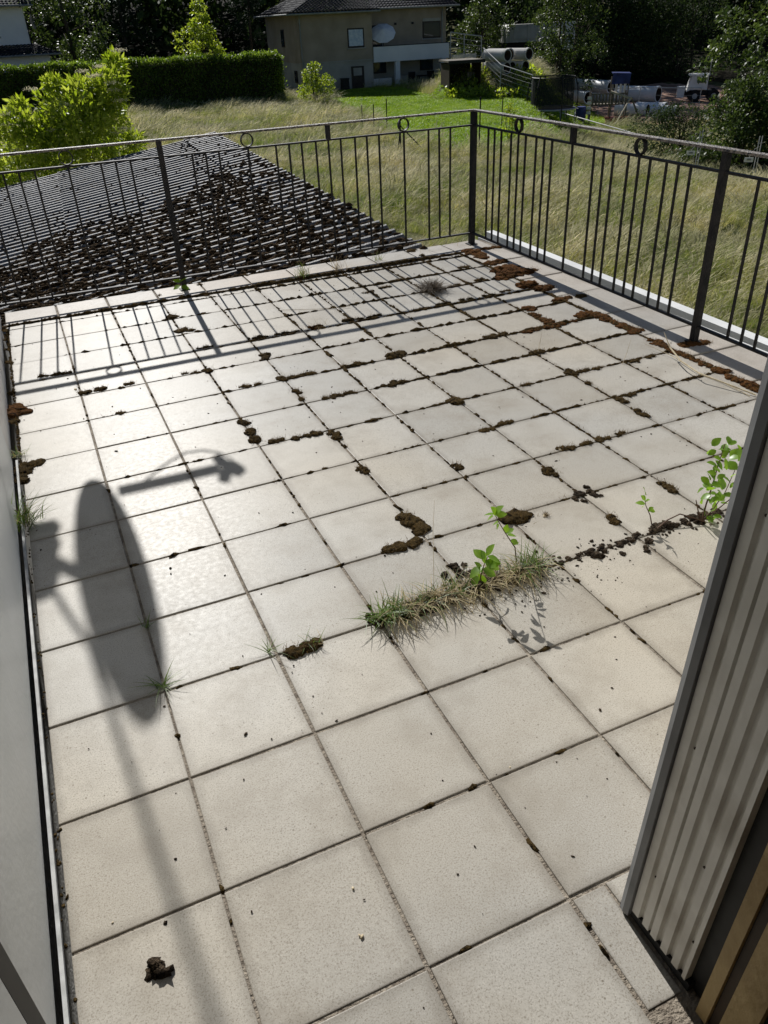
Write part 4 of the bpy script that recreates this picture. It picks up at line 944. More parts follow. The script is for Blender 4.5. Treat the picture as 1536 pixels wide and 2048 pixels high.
# ================================================================== MEADOW GRASS (instanced tufts on measured points)
def tuft_mesh(name, seed, nb, hgt, seeds):
    global nr
    keep = nr; nr = np.random.default_rng(seed)
    base = np.stack([nr.normal(0, .10, nb), nr.normal(0, .10, nb), np.zeros(nb)], 1)
    d = np.stack([nr.normal(.38, .32, nb), nr.normal(.10, .32, nb), np.ones(nb)], 1)
    V, F = blades(base, d, hgt * nr.uniform(.45, 1.0, nb), nr.uniform(.006, .012, nb), nr.uniform(.25, .8, nb), 3)
    base = np.stack([nr.normal(0, .10, seeds), nr.normal(0, .10, seeds), np.zeros(seeds)], 1)
    d = np.stack([nr.normal(.42, .2, seeds), nr.normal(.12, .2, seeds), np.ones(seeds)], 1)
    V2, F2 = blades(base, d, hgt * nr.uniform(.9, 1.35, seeds), nr.uniform(.004, .006, seeds), nr.uniform(.2, .5, seeds), 3)
    tips = V2.reshape(seeds, 8, 3)[:, 4:6].mean(1)
    dd = V2.reshape(seeds, 8, 3)[:, 6] - tips; 
    V3, F3 = blades(tips, dd + 1e-6, np.linalg.norm(dd, axis=1) * 1.1, np.full(seeds, .022), np.full(seeds, .2), 2)
    nr = keep
    VV = np.concatenate([V, V2, V3]); FF = np.concatenate([F, F2 + len(V), F3 + len(V) + len(V2)]); mi = np.concatenate([np.zeros(len(F)), np.ones(len(F2) + len(F3))]).astype(np.int32)
    o = quads(name, VV, FF, ['meadow', 'meadow_seed'], midx=mi); col.objects.unlink(o); return o
tcol = bpy.data.collections.new('meadow_tufts')
for k in range(4): tcol.objects.link(tuft_mesh('grass_clump', 50 + k, 34, .62, 9))
def instancer(name, pts, scl, rot, coll, label, cat):
    me = bpy.data.meshes.new(name); me.from_pydata([tuple(p) for p in pts], [], [])
    a = me.attributes.new('scl', 'FLOAT', 'POINT'); a.data.foreach_set('value', np.asarray(scl, np.float32))
    a = me.attributes.new('rot', 'FLOAT_VECTOR', 'POINT'); a.data.foreach_set('vector', np.asarray(rot, np.float32).ravel())
    o = bpy.data.objects.new(name, me); col.objects.link(o)
    ng = bpy.data.node_groups.new(name, 'GeometryNodeTree'); ng.interface.new_socket('Geometry', in_out='INPUT', socket_type='NodeSocketGeometry'); ng.interface.new_socket('Geometry', in_out='OUTPUT', socket_type='NodeSocketGeometry')
    N = ng.nodes; L = ng.links; gi = N.new('NodeGroupInput'); go = N.new('NodeGroupOutput'); ip = N.new('GeometryNodeInstanceOnPoints'); ci = N.new('GeometryNodeCollectionInfo')
    ci.inputs['Collection'].default_value = coll; ci.inputs['Separate Children'].default_value = True; ci.inputs['Reset Children'].default_value = True
    ip.inputs['Pick Instance'].default_value = True
    s = N.new('GeometryNodeInputNamedAttribute'); s.data_type = 'FLOAT'; s.inputs['Name'].default_value = 'scl'
    r = N.new('GeometryNodeInputNamedAttribute'); r.data_type = 'FLOAT_VECTOR'; r.inputs['Name'].default_value = 'rot'
    er = N.new('FunctionNodeEulerToRotation'); L.new(r.outputs['Attribute'], er.inputs[0])
    L.new(gi.outputs[0], ip.inputs['Points']); L.new(ci.outputs[0], ip.inputs['Instance']); L.new(s.outputs['Attribute'], ip.inputs['Scale']); L.new(er.outputs[0], ip.inputs['Rotation'])
    L.new(ip.outputs[0], go.inputs[0]); md = o.modifiers.new('scatter', 'NODES'); md.node_group = ng
    return stuff(tag(o, label, cat))
P_ = []; S_ = []
inl = inpoly(lawn_poly); ind = inpoly(dirt_poly)
for (r0_, r1_, dens, sc_) in ((5, 13, 30, 1.0), (13, 22, 20, 1.0), (22, 36, 12, 1.15), (36, 76, 5.5, 1.45)):
    a0, a1_ = R_(-9), R_(66); n = int((a1_ - a0) / 2 * (r1_ ** 2 - r0_ ** 2) * dens)
    a = nr.uniform(a0, a1_, n); r = np.sqrt(nr.uniform(r0_ ** 2, r1_ ** 2, n)); x = CAM[0] + np.sin(a) * r; y = CAM[1] + np.cos(a) * r
    ok = ~inl(x, y) & ~ind(x, y) & ~((x < 3.75) & (y < 12.6)) & (x > -12)
    da = np.degrees(a); ok &= ~((da > 42.5) & (r > 33) & (r < 45) & (nr.uniform(0, 1, n) < .85))
    hu = (x - OV.x) * E3.x + (y - OV.y) * E3.y; hv = (x - OV.x) * S3.x + (y - OV.y) * S3.y; ok &= ~((hu > -1) & (hv > -1.2))
    x, y = x[ok], y[ok]; z = gz(x, y); P_.append(np.stack([x, y, z], 1))
    patch = .75 + .35 * np.sin(x * .8 + 1.3 * np.sin(y * .5)) * np.cos(y * .6 + .7 * np.sin(x * .35))
    S_.append(sc_ * patch * nr.uniform(.75, 1.25, len(x)))
P_ = np.concatenate(P_); S_ = np.concatenate(S_); Rt = np.stack([nr.normal(0, .12, len(P_)), nr.normal(.05, .12, len(P_)), nr.normal(0, .6, len(P_))], 1)
instancer('meadow_grass', P_, S_, Rt, tcol, 'tall dry and green meadow grass leaning in the wind', 'grass')
# short lawn tufts
def short_mesh(seed):
    global nr
    keep = nr; nr = np.random.default_rng(seed); nb = 40
    base = np.stack([nr.uniform(-.25, .25, nb), nr.uniform(-.25, .25, nb), np.zeros(nb)], 1); d = np.stack([nr.normal(0, .5, nb), nr.normal(0, .5, nb), np.ones(nb)], 1)
    V, F = blades(base, d, nr.uniform(.06, .14, nb), nr.uniform(.012, .02, nb), nr.uniform(.1, .5, nb), 2); nr = keep
    o = quads('lawn_clump', V, F, 'lawn_blade'); col.objects.unlink(o); return o
M['lawn_blade'] = mat_leaf('lawn blade', (.10, .19, .015), (.22, .34, .035), trans=.45, scale=.8, c3=(.30, .40, .06))
lcol = bpy.data.collections.new('lawn_tufts')
for k in range(3): lcol.objects.link(short_mesh(80 + k))
lp = np.array(lawn_poly); n = 26000; x = nr.uniform(lp[:, 0].min(), lp[:, 0].max(), n); y = nr.uniform(lp[:, 1].min(), lp[:, 1].max(), n); ok = inl(x, y); x, y = x[ok], y[ok]
instancer('lawn_grass', np.stack([x, y, gz(x, y) + .02], 1), nr.uniform(.7, 1.4, len(x)), np.stack([np.zeros(len(x)), np.zeros(len(x)), nr.uniform(0, 6.28, len(x))], 1), lcol, 'short bright green grass of the neighbour lawn', 'grass')
# weeds and soil heap right of the field
hp = []
for _ in range(300):
    a = R_(rnd.uniform(42.5, 58)); r = rnd.uniform(34.5, 43.5); x = CAM[0] + math.sin(a) * r; y = CAM[1] + math.cos(a) * r
    s = rnd.uniform(.06, .34); hp.append((x, y, zat(x, y), s, s * rnd.uniform(.6, 1), s * .55, rnd.uniform(0, 6)))
sh_ = lumps('soil_heap', hp, 'dirt_dark' if 'dirt_dark' in M else 'soil', sub=1, rough=.6); stuff(tag(sh_, 'heap of dark loose soil along the far edge of the meadow', 'soil'))
n = 7000; a = np.radians(nr.uniform(42, 58, n)); r = nr.uniform(34, 44.5, n); x = CAM[0] + np.sin(a) * r; y = CAM[1] + np.cos(a) * r; kk = np.sin(x * 2.1) * np.cos(y * 1.7) + nr.normal(0, .5, n) > .1
V, F = leaves(np.stack([x, y, gz(x, y) + nr.uniform(.02, .4, n)], 1)[kk], .14, .6, .4); wd_ = quads('bank_weeds', V, F, 'leaf_mid'); stuff(tag(wd_, 'leafy weeds growing over the dark soil heap', 'weeds'))
n = 5200; a = np.radians(nr.uniform(27.8, 35, n)); r = nr.uniform(60, 65.5, n); x = CAM[0] + np.sin(a) * r; y = CAM[1] + np.cos(a) * r; kk = np.sin(x * 1.3) * np.cos(y * 1.1) + nr.normal(0, .6, n) > -.1
V, F = leaves(np.stack([x, y, gz(x, y) + nr.uniform(.02, .55, n)], 1)[kk], .26, .6, .4); wd_ = quads('bank_weeds', V, F, 'leaf_elder'); stuff(tag(wd_, 'sunlit weeds on the bank below the stacked pipes', 'weeds'))


# ================================================================== SATELLITE DISH on the wing wall (above the picture; its shadow lies on the tiles)
dc = Vector((.428, 3.40, 1.968)); az_ = R_(77); dnv = Vector((math.sin(az_), math.cos(az_), .06)).normalized()
dish = thing('satellite_dish', 'white satellite dish on a wall arm above the far left terrace corner', 'satellite dish', (-.03, 3.4, 1.75))
da1 = dnv.cross(Vector((0, 0, 1))).normalized(); da2 = da1.cross(dnv).normalized(); V = []; F = []; nn_ = 40; rings = 7
for k in range(rings + 1):
    f = k / rings
    for j in range(nn_): t = 2 * math.pi * j / nn_; V.append(dc + da1 * math.cos(t) * f * .375 + da2 * math.sin(t) * f * .392 + dnv * (.07 * f * f - .07))
for k in range(rings):
    for j in range(nn_): F.append((k * nn_ + j, k * nn_ + (j + 1) % nn_, (k + 1) * nn_ + (j + 1) % nn_, (k + 1) * nn_ + j))
b = MB(); b.add(V, F); rf_ = b.build('reflector', 'white_paint', dish, smooth=True); sm = rf_.modifiers.new('t', 'SOLIDIFY'); sm.thickness = .006
def sp(px, py):                                    # point above the terrace whose shadow falls on that spot
    q = onz(px, py); return Vector(q + SUN * (3.40 - q[1]) / SUN[1])
b = MB(); b.bar(sp(236, 982), sp(440, 937), .030, .036); b.build('feed_arm', 'galv', dish)
b = MB(); b.bar(sp(432, 915), sp(462, 938), .040, .036); b.bar(sp(458, 930), sp(482, 944), .05, .045); b.bar(sp(455, 940), sp(446, 962), .036, .036); b.build('converter', 'white_paint', dish)
b = MB(); b.tube([sp(462, 918), sp(440, 905), sp(405, 900), sp(370, 905), sp(335, 925), sp(300, 952), sp(262, 985)], .0055, 6); b.build('cable', 'black', dish)
b = MB(); b.tube([(-.03, 3.40, 1.82), (.22, 3.40, 1.82), (.36, 3.39, 1.95)], .024, 8); b.build('wall_arm', 'galv', dish)
b = MB(); b.box((.215, 3.40, 1.80), (.10, .09, .22)); b.tube([(.215, 3.40, 1.72), (.215, 3.40, 1.96)], .045, 10); b.build('clamp', 'galv', dish)
for zz in (1.70, 1.78, 1.86): b = MB(); b.tube([(.15, 3.40, zz), (.275, 3.40, zz)], .016, 8); b.build('bolt', 'galv', dish)
b = MB(); b.tube([(.235, 3.4, 1.92), (.29, 3.4, 2.06), (.345, 3.4, 2.18), (.385, 3.4, 2.38), (.42, 3.4, 2.55), (.46, 3.4, 2.74), (.505, 3.4, 2.95), (.50, 3.4, 3.12), (.30, 3.4, 3.2), (-.03, 3.4, 3.18)], .010, 8); b.build('stay_tube', 'galv', dish)
for ch in dish.children: ch.location = (.012, .178, .124)

# ================================================================== MOSS CUSHIONS
def fuzz(parent, pts, n, ln, mat, spread=.02, up=1.0, wid=.0016, name='sporophytes'):
    base = np.repeat(np.array(pts, float), n, 0); base[:, :2] += nr.normal(0, spread, (len(base), 2))
    d = np.stack([nr.normal(0, .45, len(base)), nr.normal(0, .45, len(base)), np.full(len(base), up)], 1)
    V, F = blades(base, d, ln * nr.uniform(.4, 1.2, len(base)), np.full(len(base), wid), nr.uniform(.1, .5, len(base)), 2); return quads(name, V, F, mat, parent)
def cushion(px, py, lx, ly, ang_, kind, label, group, name='moss_cushion', h=.4):
    p = onz(px, py); t = thing(name, label, 'moss' if name == 'moss_cushion' else 'soil clod', (p[0], p[1], 0), group)
    it = []; n = max(3, int(5 + 260 * lx * 1.0)); ca, sa = math.cos(ang_), math.sin(ang_)
    for _ in range(n):
        u = rnd.uniform(-1, 1) * lx * .8; v = rnd.gauss(0, .38) * ly * math.sqrt(max(.1, 1 - (u / lx) ** 2)); s = min(lx, ly) * rnd.uniform(.35, .85)
        it.append((p[0] + u * ca - v * sa, p[1] + u * sa + v * ca, .001, s * rnd.uniform(.8, 1.3), s, s * rnd.uniform(.45, .95) * h * (1.45 if kind != 'soil' else 2), rnd.uniform(0, 6)))
    lumps('cushion', it, kind, t, sub=2, rough=.55 if kind != 'soil' else .95)
    if kind != 'soil': stuff(fuzz(t, [(q[0], q[1], q[5] * .7) for q in it], 7, .014 + .1 * ly, 'moss_hair', min(lx, ly) * .5))
    return t
M['moss_hair'] = mat_leaf('moss hair', (.05, .035, .012), (.17, .11, .04), trans=.3, scale=60, rough=.8)
G1 = 'brown moss cushions in the tile joints'; L1 = 'small brown moss cushion growing in a joint of the floor tiles'
G2 = 'rusty moss along the edging tiles'; L2 = 'rusty orange brown moss clump along the grass side edging tiles'
X_ = 0.0; Y_ = math.pi / 2
def moss_label(px, py, lx, ly, a, kind):
    x, y, _ = onz(px, py)
    size = 'tiny' if lx < .021 else 'small' if lx < .033 else 'medium' if lx < .047 else 'large'
    form = 'round' if ly > .72 * lx else 'long' if ly < .42 * lx else 'oval'
    way = 'crosswise' if a < .5 else 'lengthwise'
    if x < .06: zone = 'beside the skirting wall'
    elif x > 2.93: zone = 'at the edging tiles near the railing corner' if y > 2.6 else 'at the edging tiles by the railing post' if y < 1.9 else 'at the edging tiles along the railing'
    elif y > 3.3: zone = 'at the back edging tiles'
    elif y > 2.25: zone = 'inside the railing shadow' + (' under the roof side' if x < 1.6 else ' by the dry grass bundle')
    elif x > 2.45: zone = 'two tiles from the grass side edging'
    elif y > 1.55: zone = 'just before the railing shadow' + (' on the sunny left' if x < 1.3 else '')
    elif y > 1.0: zone = 'in the middle of the terrace'
    else: zone = 'between the dish shadow and the saplings' if x < 1.6 else 'behind the sapling row'
    return '%s %s %s lying %s %s' % (size, form, kind, way, zone)
for (px, py, lx, ly, a) in ((488, 845, .026, .022, Y_), (501, 865, .026, .024, Y_), (512, 880, .026, .024, Y_), (667, 871, .045, .022, Y_), (726, 941, .032, .018, Y_), (593, 784, .030, .020, Y_), (603, 798, .022, .015, Y_),
        (520, 675, .04, .022, X_), (562, 668, .05, .017, X_), (590, 664, .03, .015, X_), (411, 695, .05, .015, X_), (363, 661, .032, .026, X_), (380, 661, .03, .016, X_), (344, 635, .030, .026, Y_), (698, 641, .036, .026, X_), (718, 638, .022, .016, X_), (748, 633, .05, .017, X_), (627, 869, .034, .018, X_), (599, 875, .026, .017, X_), (546, 884, .028, .018, X_), (558, 880, .02, .016, X_), (530, 713, .032, .026, Y_),
        (663, 794, .05, .018, X_), (698, 786, .040, .013, X_), (690, 733, .02, .014, X_), (715, 727, .024, .015, X_), (490, 774, .035, .016, X_), (515, 769, .03, .012, X_), (608, 750, .045, .016, X_), (585, 755, .03, .018, X_), (566, 758, .024, .022, Y_), (625, 747, .03, .014, X_),
        (417, 741, .026, .022, Y_), (388, 746, .03, .010, X_), (370, 748, .022, .01, X_), (984, 674, .045, .024, X_), (1005, 668, .022, .018, X_), (1073, 705, .038, .026, X_), (1142, 745, .034, .026, Y_), (1176, 767, .018, .016, Y_), (912, 802, .032, .030, Y_), (1053, 770, .032, .015, X_), (1281, 828, .042, .022, Y_), (1243, 801, .03, .018, Y_), (1102, 946, .038, .02, Y_), (917, 935, .024, .018, Y_), (1122, 898, .022, .016, X_), (1143, 896, .02, .016, X_), (1225, 1040, .03, .018, Y_), (1335, 975, .045, .02, Y_),
        (841, 619, .06, .016, X_), (885, 608, .06, .016, X_), (932, 599, .05, .017, X_), (958, 560, .04, .020, X_), (926, 535, .045, .024, X_), (910, 571, .04, .017, X_), (978, 591, .05, .015, X_), (1010, 583, .045, .015, X_), (823, 503, .035, .03, Y_), (845, 512, .03, .02, Y_), (800, 560, .05, .018, X_), (770, 575, .045, .016, X_), (735, 585, .05, .014, X_), (1167, 742, .035, .016, X_), (1195, 737, .03, .014, X_), (1270, 722, .035, .016, X_), (1300, 714, .03, .014, X_), (1260, 790, .03, .014, X_), (1205, 878, .035, .018, X_), (1170, 887, .028, .015, X_), (1240, 867, .025, .014, X_), (975, 861, .04, .016, X_), (1012, 846, .04, .016, X_),
        (88, 752, .022, .02, X_), (117, 749, .03, .018, X_), (137, 746, .016, .012, X_), (171, 785, .032, .022, X_), (200, 779, .028, .02, X_), (259, 768, .024, .016, X_), (244, 826, .018, .014, X_), (17, 726, .018, .016, Y_), (24, 787, .018, .016, Y_), (12, 680, .018, .014, Y_), (14, 700, .018, .014, Y_), (10, 662, .02, .014, Y_), (492, 552, .026, .022, Y_), (398, 570, .024, .020, Y_), (413, 590, .03, .015, Y_), (320, 592, .022, .015, Y_)):
    cushion(px, py, lx, ly, a, 'moss', moss_label(px, py, lx, ly, a, 'brown moss cushion'), G1)
for (px, py, lx, ly, a) in ((947, 507, .06, .04, Y_), (962, 515, .05, .035, Y_), (984, 497, .075, .024, X_), (992, 527, .065, .03, X_), (1010, 540, .06, .05, X_), (1030, 548, .085, .05, X_), (1012, 555, .06, .03, X_), (1062, 543, .05, .022, X_), (1053, 571, .045, .035, X_), (1070, 575, .045, .03, Y_), (1088, 577, .05, .035, X_), (1124, 599, .05, .022, X_), (1058, 618, .030, .030, Y_), (1069, 631, .035, .024, Y_), (1091, 642, .045, .024, Y_), (1113, 651, .05, .024, X_), (1064, 661, .06, .020, X_), (1085, 656, .045, .020, X_), (1136, 645, .05, .020, X_), (1169, 630, .045, .035, X_), (1188, 630, .035, .03, X_), (1209, 637, .055, .032, Y_), (1238, 649, .05, .024, Y_), (1272, 663, .045, .030, X_), (1258, 656, .035, .022, Y_), (1314, 686, .05, .026, Y_), (1335, 697, .04, .022, Y_), (1362, 709, .045, .024, Y_), (1385, 719, .04, .018, Y_), (1410, 730, .035, .018, Y_), (1435, 742, .034, .028, Y_), (1470, 758, .05, .022, Y_), (1497, 770, .036, .030, Y_), (1512, 780, .03, .024, Y_), (1376, 690, .045, .03, X_), (1404, 688, .035, .03, X_), (1420, 686, .02, .015, X_)):
    k_ = 1.3 if py < 600 else 1.12
    lx *= k_; ly *= k_
    cushion(px, py, lx, ly, a, 'moss_rust', moss_label(px, py, lx, ly, a, 'rusty moss clump'), G2)
for (px, py, lx, ly, a, kd, lab) in ((827, 1045, .078, .028, Y_, 'moss', 'long brown moss cushion pointing at the joint crossing above the grass strip'), (807, 1092, .075, .024, X_, 'moss', 'flat brown moss cushion with dry fuzz left of the long cushion'), (1032, 1034, .045, .042, X_, 'moss', 'round moss cushion with dry hairs behind the tall sapling'), (785, 768, .065, .024, X_, 'moss', 'widest olive moss cushion in the middle of the terrace'),
        (791, 711, .05, .034, X_, 'moss', 'olive moss cushion on a joint crossing below the railing shadow'), (609, 1297, .048, .024, X_, 'moss', 'brown moss mound with few green blades left of the grass strip'), (1163, 594, .045, .03, X_, 'moss', 'near black moss cushion alone on the edging tile shadow'), (32, 822, .07, .04, Y_, 'moss_rust', 'large moss clump against the skirting tiles'), (30, 843, .022, .02, Y_, 'moss', 'small dark moss ball below the large skirting clump'),
        (60, 931, .05, .028, X_, 'moss', 'dark moss lobe reaching from the wall along a joint'), (46, 944, .035, .03, Y_, 'moss', 'upper moss lump at the foot of the white panel'), (44, 962, .035, .026, Y_, 'moss', 'lower moss lump at the foot of the white panel'), (631, 655, .04, .026, X_, 'moss_rust', 'brown moss with dry grass hairs inside the railing shadow')):
    cushion(px, py, lx, ly, a, kd, lab, None)
GC = 'loose soil clods beside the saplings'; LC = 'loose dark soil clod lying on the tiles beside the sapling row'
for (px, py, lx) in ((905, 1133, .024), (890, 1150, .02), (915, 1142, .022), (928, 1130, .016), (930, 1148, .028), (950, 1150, .03), (1120, 1128, .018), (1138, 1118, .016), (1155, 1112, .018), (1188, 1108, .034), (1205, 1100, .024), (1222, 1094, .02), (1243, 1088, .03), (1246, 1108, .016), (1262, 1080, .022), (1275, 1072, .028), (1292, 1100, .022), (1298, 1083, .024), (1310, 1060, .034), (1330, 1052, .034), (1352, 1052, .022), (1372, 1046, .03), (1392, 1040, .034), (1412, 1032, .034), (1432, 1026, .028), (1160, 990, .03), (1182, 985, .03), (1172, 975, .018), (1195, 992, .022), (1150, 998, .022), (1168, 1002, .018)):
    cushion(px, py, lx * .72, lx * .5, rnd.uniform(0, 3), 'soil', '%s dark soil clod %s' % ('larger' if lx > .026 else 'small', 'left of the leafy seedling' if px < 960 else 'on the crossing behind the saplings' if py < 1010 else 'right of the grass strip' if px < 1180 else 'between grass strip and thin sapling' if px < 1285 else 'around the foot of the thin sapling' if px < 1365 else 'under the bushy sapling by the jamb'), GC, 'soil_clod', .5)
cushion(312, 1942, .020, .016, 1.2, 'soil', 'single dark crumbly clod on the nearest tile by the panel', None, 'soil_clod', .8)
cushion(331, 1849, .005, .0035, 1.0, 'soil', 'tiny brown seed like crumb above the single clod', None, 'soil_clod', .6)
cushion(1092, 1032, .012, .008, .3, 'straw', 'small pale pebble behind the tall sapling', None, 'soil_clod', .6)
# continuous thin moss and dirt in the joints: nobody could count it
it = []
def jd(x, y): # how overgrown a joint is: more to the far right
    return (.05 + .11 * np.clip((y + .1) / .9, 0, 1)) * np.clip(.25 + (x - .5) / 1.1, .22, 1) + .38 * np.clip((y - .2) / 2.6, 0, 1) * np.clip(.05 + x / 2.6, 0, 1) + .45 * np.clip((x - 1.2) / 1.6, 0, 1) * np.clip((y + .2) / 1.2, 0, 1)
for k in range(-3, 13):
    y = k * T if k < 12 else 3.380
    if k == 12: pass
    for _ in range(430 if k < 11 else 520):
        x = rnd.uniform(.02, 3.0); dn = jd(x, y) * (.55 + 1.1 * max(0, mnoise.noise(Vector((x * 2.6, y * 3.7, 1.3))) + .25))
        if k == 12: dn = .95
        if rnd.random() > dn: continue
        s = rnd.uniform(.0035, .0085) * (1.5 if k == 12 else 1) * (1.0 if y < .6 else 1.25 if x < 1.5 or y < 1.5 else 1.6); it.append((x, y + rnd.gauss(0, .0015), -.003, s * rnd.uniform(1.2, 3.2), s, s * rnd.uniform(.7, 1.4), rnd.gauss(0, .2)))
for k in range(1, 11):
    x = k * T
    for _ in range(560 if k < 10 else 900):
        y = rnd.uniform(-1.1, 3.36); dn = jd(x, y) * (.5 + 1.1 * max(0, mnoise.noise(Vector((x * 3.1 + 9, y * 2.4, 7.3))) + .2)) * (1.9 if k == 10 else 1)
        if rnd.random() > dn: continue
        s = rnd.uniform(.0035, .0085) * (1.5 if k == 10 else 1.35 if y > 1.5 and x > 1.4 else 1); it.append((x + rnd.gauss(0, .0015), y, -.003, s, s * rnd.uniform(1.2, 3.0), s * rnd.uniform(.7, 1.3), rnd.gauss(0, .2)))
for _ in range(330):
    y = rnd.uniform(-1.0, 3.4) if rnd.random() < .5 else rnd.uniform(1.4, 3.4); s = rnd.uniform(.0015, .004) * (1.6 if y > 1.5 else 1); it.append((.012 + rnd.gauss(0, .003), y, 0, s, s * 1.6, s, rnd.gauss(0, .3)))
jm = lumps('joint_moss', it, 'moss', sub=1, rough=.6); stuff(tag(jm, 'thin dark moss and dirt filling the joints between the tiles', 'moss'))
hairs = [(q[0], q[1], .002) for q in it if q[1] > .3 and rnd.random() < .45]
ho = fuzz(None, hairs, 2, .016, 'moss_hair', .006, name='joint_hairs'); stuff(tag(ho, 'fine dry moss hairs standing along the tile joints', 'moss'))
# crumbs and specks scattered over the floor
it = []
for _ in range(420):
    x = rnd.uniform(.03, 3.2); y = rnd.uniform(-1.0, 3.3); s = abs(rnd.gauss(0, .0013)) + .0009; it.append((x, y, .001, s * rnd.uniform(1, 2), s, s * .7, rnd.uniform(0, 6)))
for _ in range(130):
    px = rnd.uniform(880, 1450); py = 1165 - (px - 900) * .235 + rnd.gauss(0, 8); p = onz(px, py); s = rnd.uniform(.0015, .006); it.append((p[0], p[1], .001, s * 1.4, s, s * .8, rnd.uniform(0, 6)))
for _ in range(150):
    px = rnd.gauss(1090, 110); py = 1160 - (px - 1000) * .25 + rnd.gauss(25, 22); p = onz(px, py); s = rnd.uniform(.001, .0032); it.append((p[0], p[1], .001, s * 1.5, s, s * .8, rnd.uniform(0, 6)))
for _ in range(420):
    p = onz(rnd.uniform(1285, 1385), rnd.uniform(2003, 2060)); s = rnd.uniform(.001, .0035); it.append((p[0], p[1], -.010, s * 1.5, s, s, rnd.uniform(0, 6)))
cr = lumps('floor_crumbs', it, 'soil', sub=1, rough=.5); stuff(tag(cr, 'fine dark crumbs of soil scattered over the tiles', 'dirt'))
it = [(onz(x, y)[0], onz(x, y)[1], .0008, s, s * .6, s * .4, rnd.uniform(0, 6)) for x, y, s in ((706, 1777, .004), (724, 1874, .005), (720, 1872, .004), (225, 1846, .003), (1020, 1535, .003), (151, 779, .012), (1120, 900, .01))]
lt = lumps('pale_flakes', it, 'straw', sub=1, rough=.5); stuff(tag(lt, 'few pale flakes of plaster lying on the near tiles', 'dirt'))

M['grass_dry_old'] = mat_leaf('old grey grass', (.06, .047, .032), (.19, .15, .105), trans=.15, scale=30, rough=.8)
# ================================================================== GRASS TUFTS ON THE TERRACE
def tuft(px, py, n, ln, label, mat='grass_green', spread=.012, fl=.9, wid=.0028, curve=(.1, .6), along=0.0, dirx=0.0, diry=0.0, dry=0, group=None):
    p = onz(px, py); t = thing('grass_tuft', label, 'grass', (p[0], p[1], 0), group)
    def mk(k, m_, nm):
        base = np.stack([p[0] + nr.normal(0, spread, k) + nr.uniform(-along, along, k), p[1] + nr.normal(0, spread, k), np.full(k, .002)], 1)
        d = np.stack([nr.normal(dirx, fl, k), nr.normal(diry, fl, k), np.ones(k)], 1)
        V, F = blades(base, d, ln * nr.uniform(.45, 1.1, k), np.full(k, wid) * nr.uniform(.6, 1.2, k), nr.uniform(*curve, k), 4); quads(nm, V, F, m_, t)
    mk(n, mat, 'blades')
    if dry: mk(dry, 'grass_dry', 'dry_blades')
    return t
tuft(46, 1050, 95, .15, 'long leafed green tuft at the foot of the white panel', spread=.022, fl=.5, dirx=.35, dry=16, wid=.0032)
tuft(36, 912, 34, .055, 'short bright tuft between the moss lumps and skirting', spread=.014, dirx=.4, dry=14)
tuft(325, 1374, 26, .075, 'spidery green tuft on a joint crossing at the shadow tip', spread=.004, fl=1.3, wid=.0026)
tuft(291, 1255, 18, .06, 'thin green tuft inside the dark dish shadow', spread=.008, fl=.5, wid=.0024)
tuft(538, 1304, 16, .07, 'sparse dark spidery tuft left of the brown moss mound', spread=.003, fl=1.2, wid=.0022)
tuft(625, 1285, 16, .055, 'few green blades on the brown moss mound', spread=.010, fl=1.0, wid=.0022, dry=6)
tuft(605, 556, 60, .12, 'green grass tuft at the back edging tiles', spread=.022, fl=.3, dry=16, wid=.003)
tuft(678, 540, 40, .11, 'yellowish grass tuft at the back edging tiles', 'grass_dry', spread=.022, fl=.35, wid=.003)
tuft(756, 522, 18, .10, 'small weedy tuft near the garage roof corner', spread=.02, fl=.6, dry=10)
tuft(865, 580, 520, .12, 'round bundle of dry grey grass below the railing corner', 'grass_dry_old', spread=.030, fl=.75, curve=(.3, .9), wid=.0036)
tuft(640, 655, 16, .09, 'dry wisps rising from moss in the railing shadow', 'grass_dry', spread=.02, fl=.9, wid=.0016)
tuft(868, 500, 6, .42, 'tall thin dry stalks near the railing corner', 'grass_dry', spread=.09, fl=.12, wid=.0022)
# the long strip of grass with its root mat
gs = thing('grass_strip', 'long mat of dry and green grass along a tile joint', 'grass', tuple(onz(900, 1195)))
a_ = onz(748, 1247); c_ = onz(1085, 1132); it = []
for _ in range(90):
    f = rnd.random(); p = a_ + (c_ - a_) * f; s = rnd.uniform(.010, .022) * (.7 + .5 * math.sin(f * 3.1)); it.append((p[0] + rnd.gauss(0, .008), p[1] + rnd.gauss(0, .011), .001, s * 1.3, s, s * .8, rnd.uniform(0, 6)))
lumps('root_mat', it, 'soil', gs, sub=2, rough=.6)
def strip(n, f0, f1, ln, mat, nm, fl, wid, z=.012, curve=(.2, .9), dy=0.0):
    f = nr.uniform(f0, f1, n); base = a_[None] + (c_ - a_)[None] * f[:, None] + nr.normal(0, .014, (n, 3)) * np.array([.6, 1, 0]); base[:, 2] = z * nr.uniform(.3, 1.2, n)
    d = np.stack([nr.normal(0, fl, n), nr.normal(dy, fl, n), np.ones(n)], 1); V, F = blades(base, d, ln * nr.uniform(.4, 1.15, n), wid * nr.uniform(.6, 1.2, n), nr.uniform(*curve, n), 4); quads(nm, V, F, mat, gs)
strip(520, .06, 1, .085, 'grass_dry', 'dry_blades', .85, .0040, dy=-.25, curve=(.4, 1.2)); strip(160, .15, 1.0, .085, 'grass_dry_old', 'dry_blades', .9, .002)
strip(130, 0, .14, .085, 'grass_green', 'green_blades', .7, .0042); strip(70, .2, .5, .095, 'grass_green', 'green_blades', .7, .003); strip(110, .82, 1.0, .11, 'grass_green', 'green_blades', .6, .003); strip(40, .1, .95, .10, 'grass_green', 'green_blades', .9, .002)
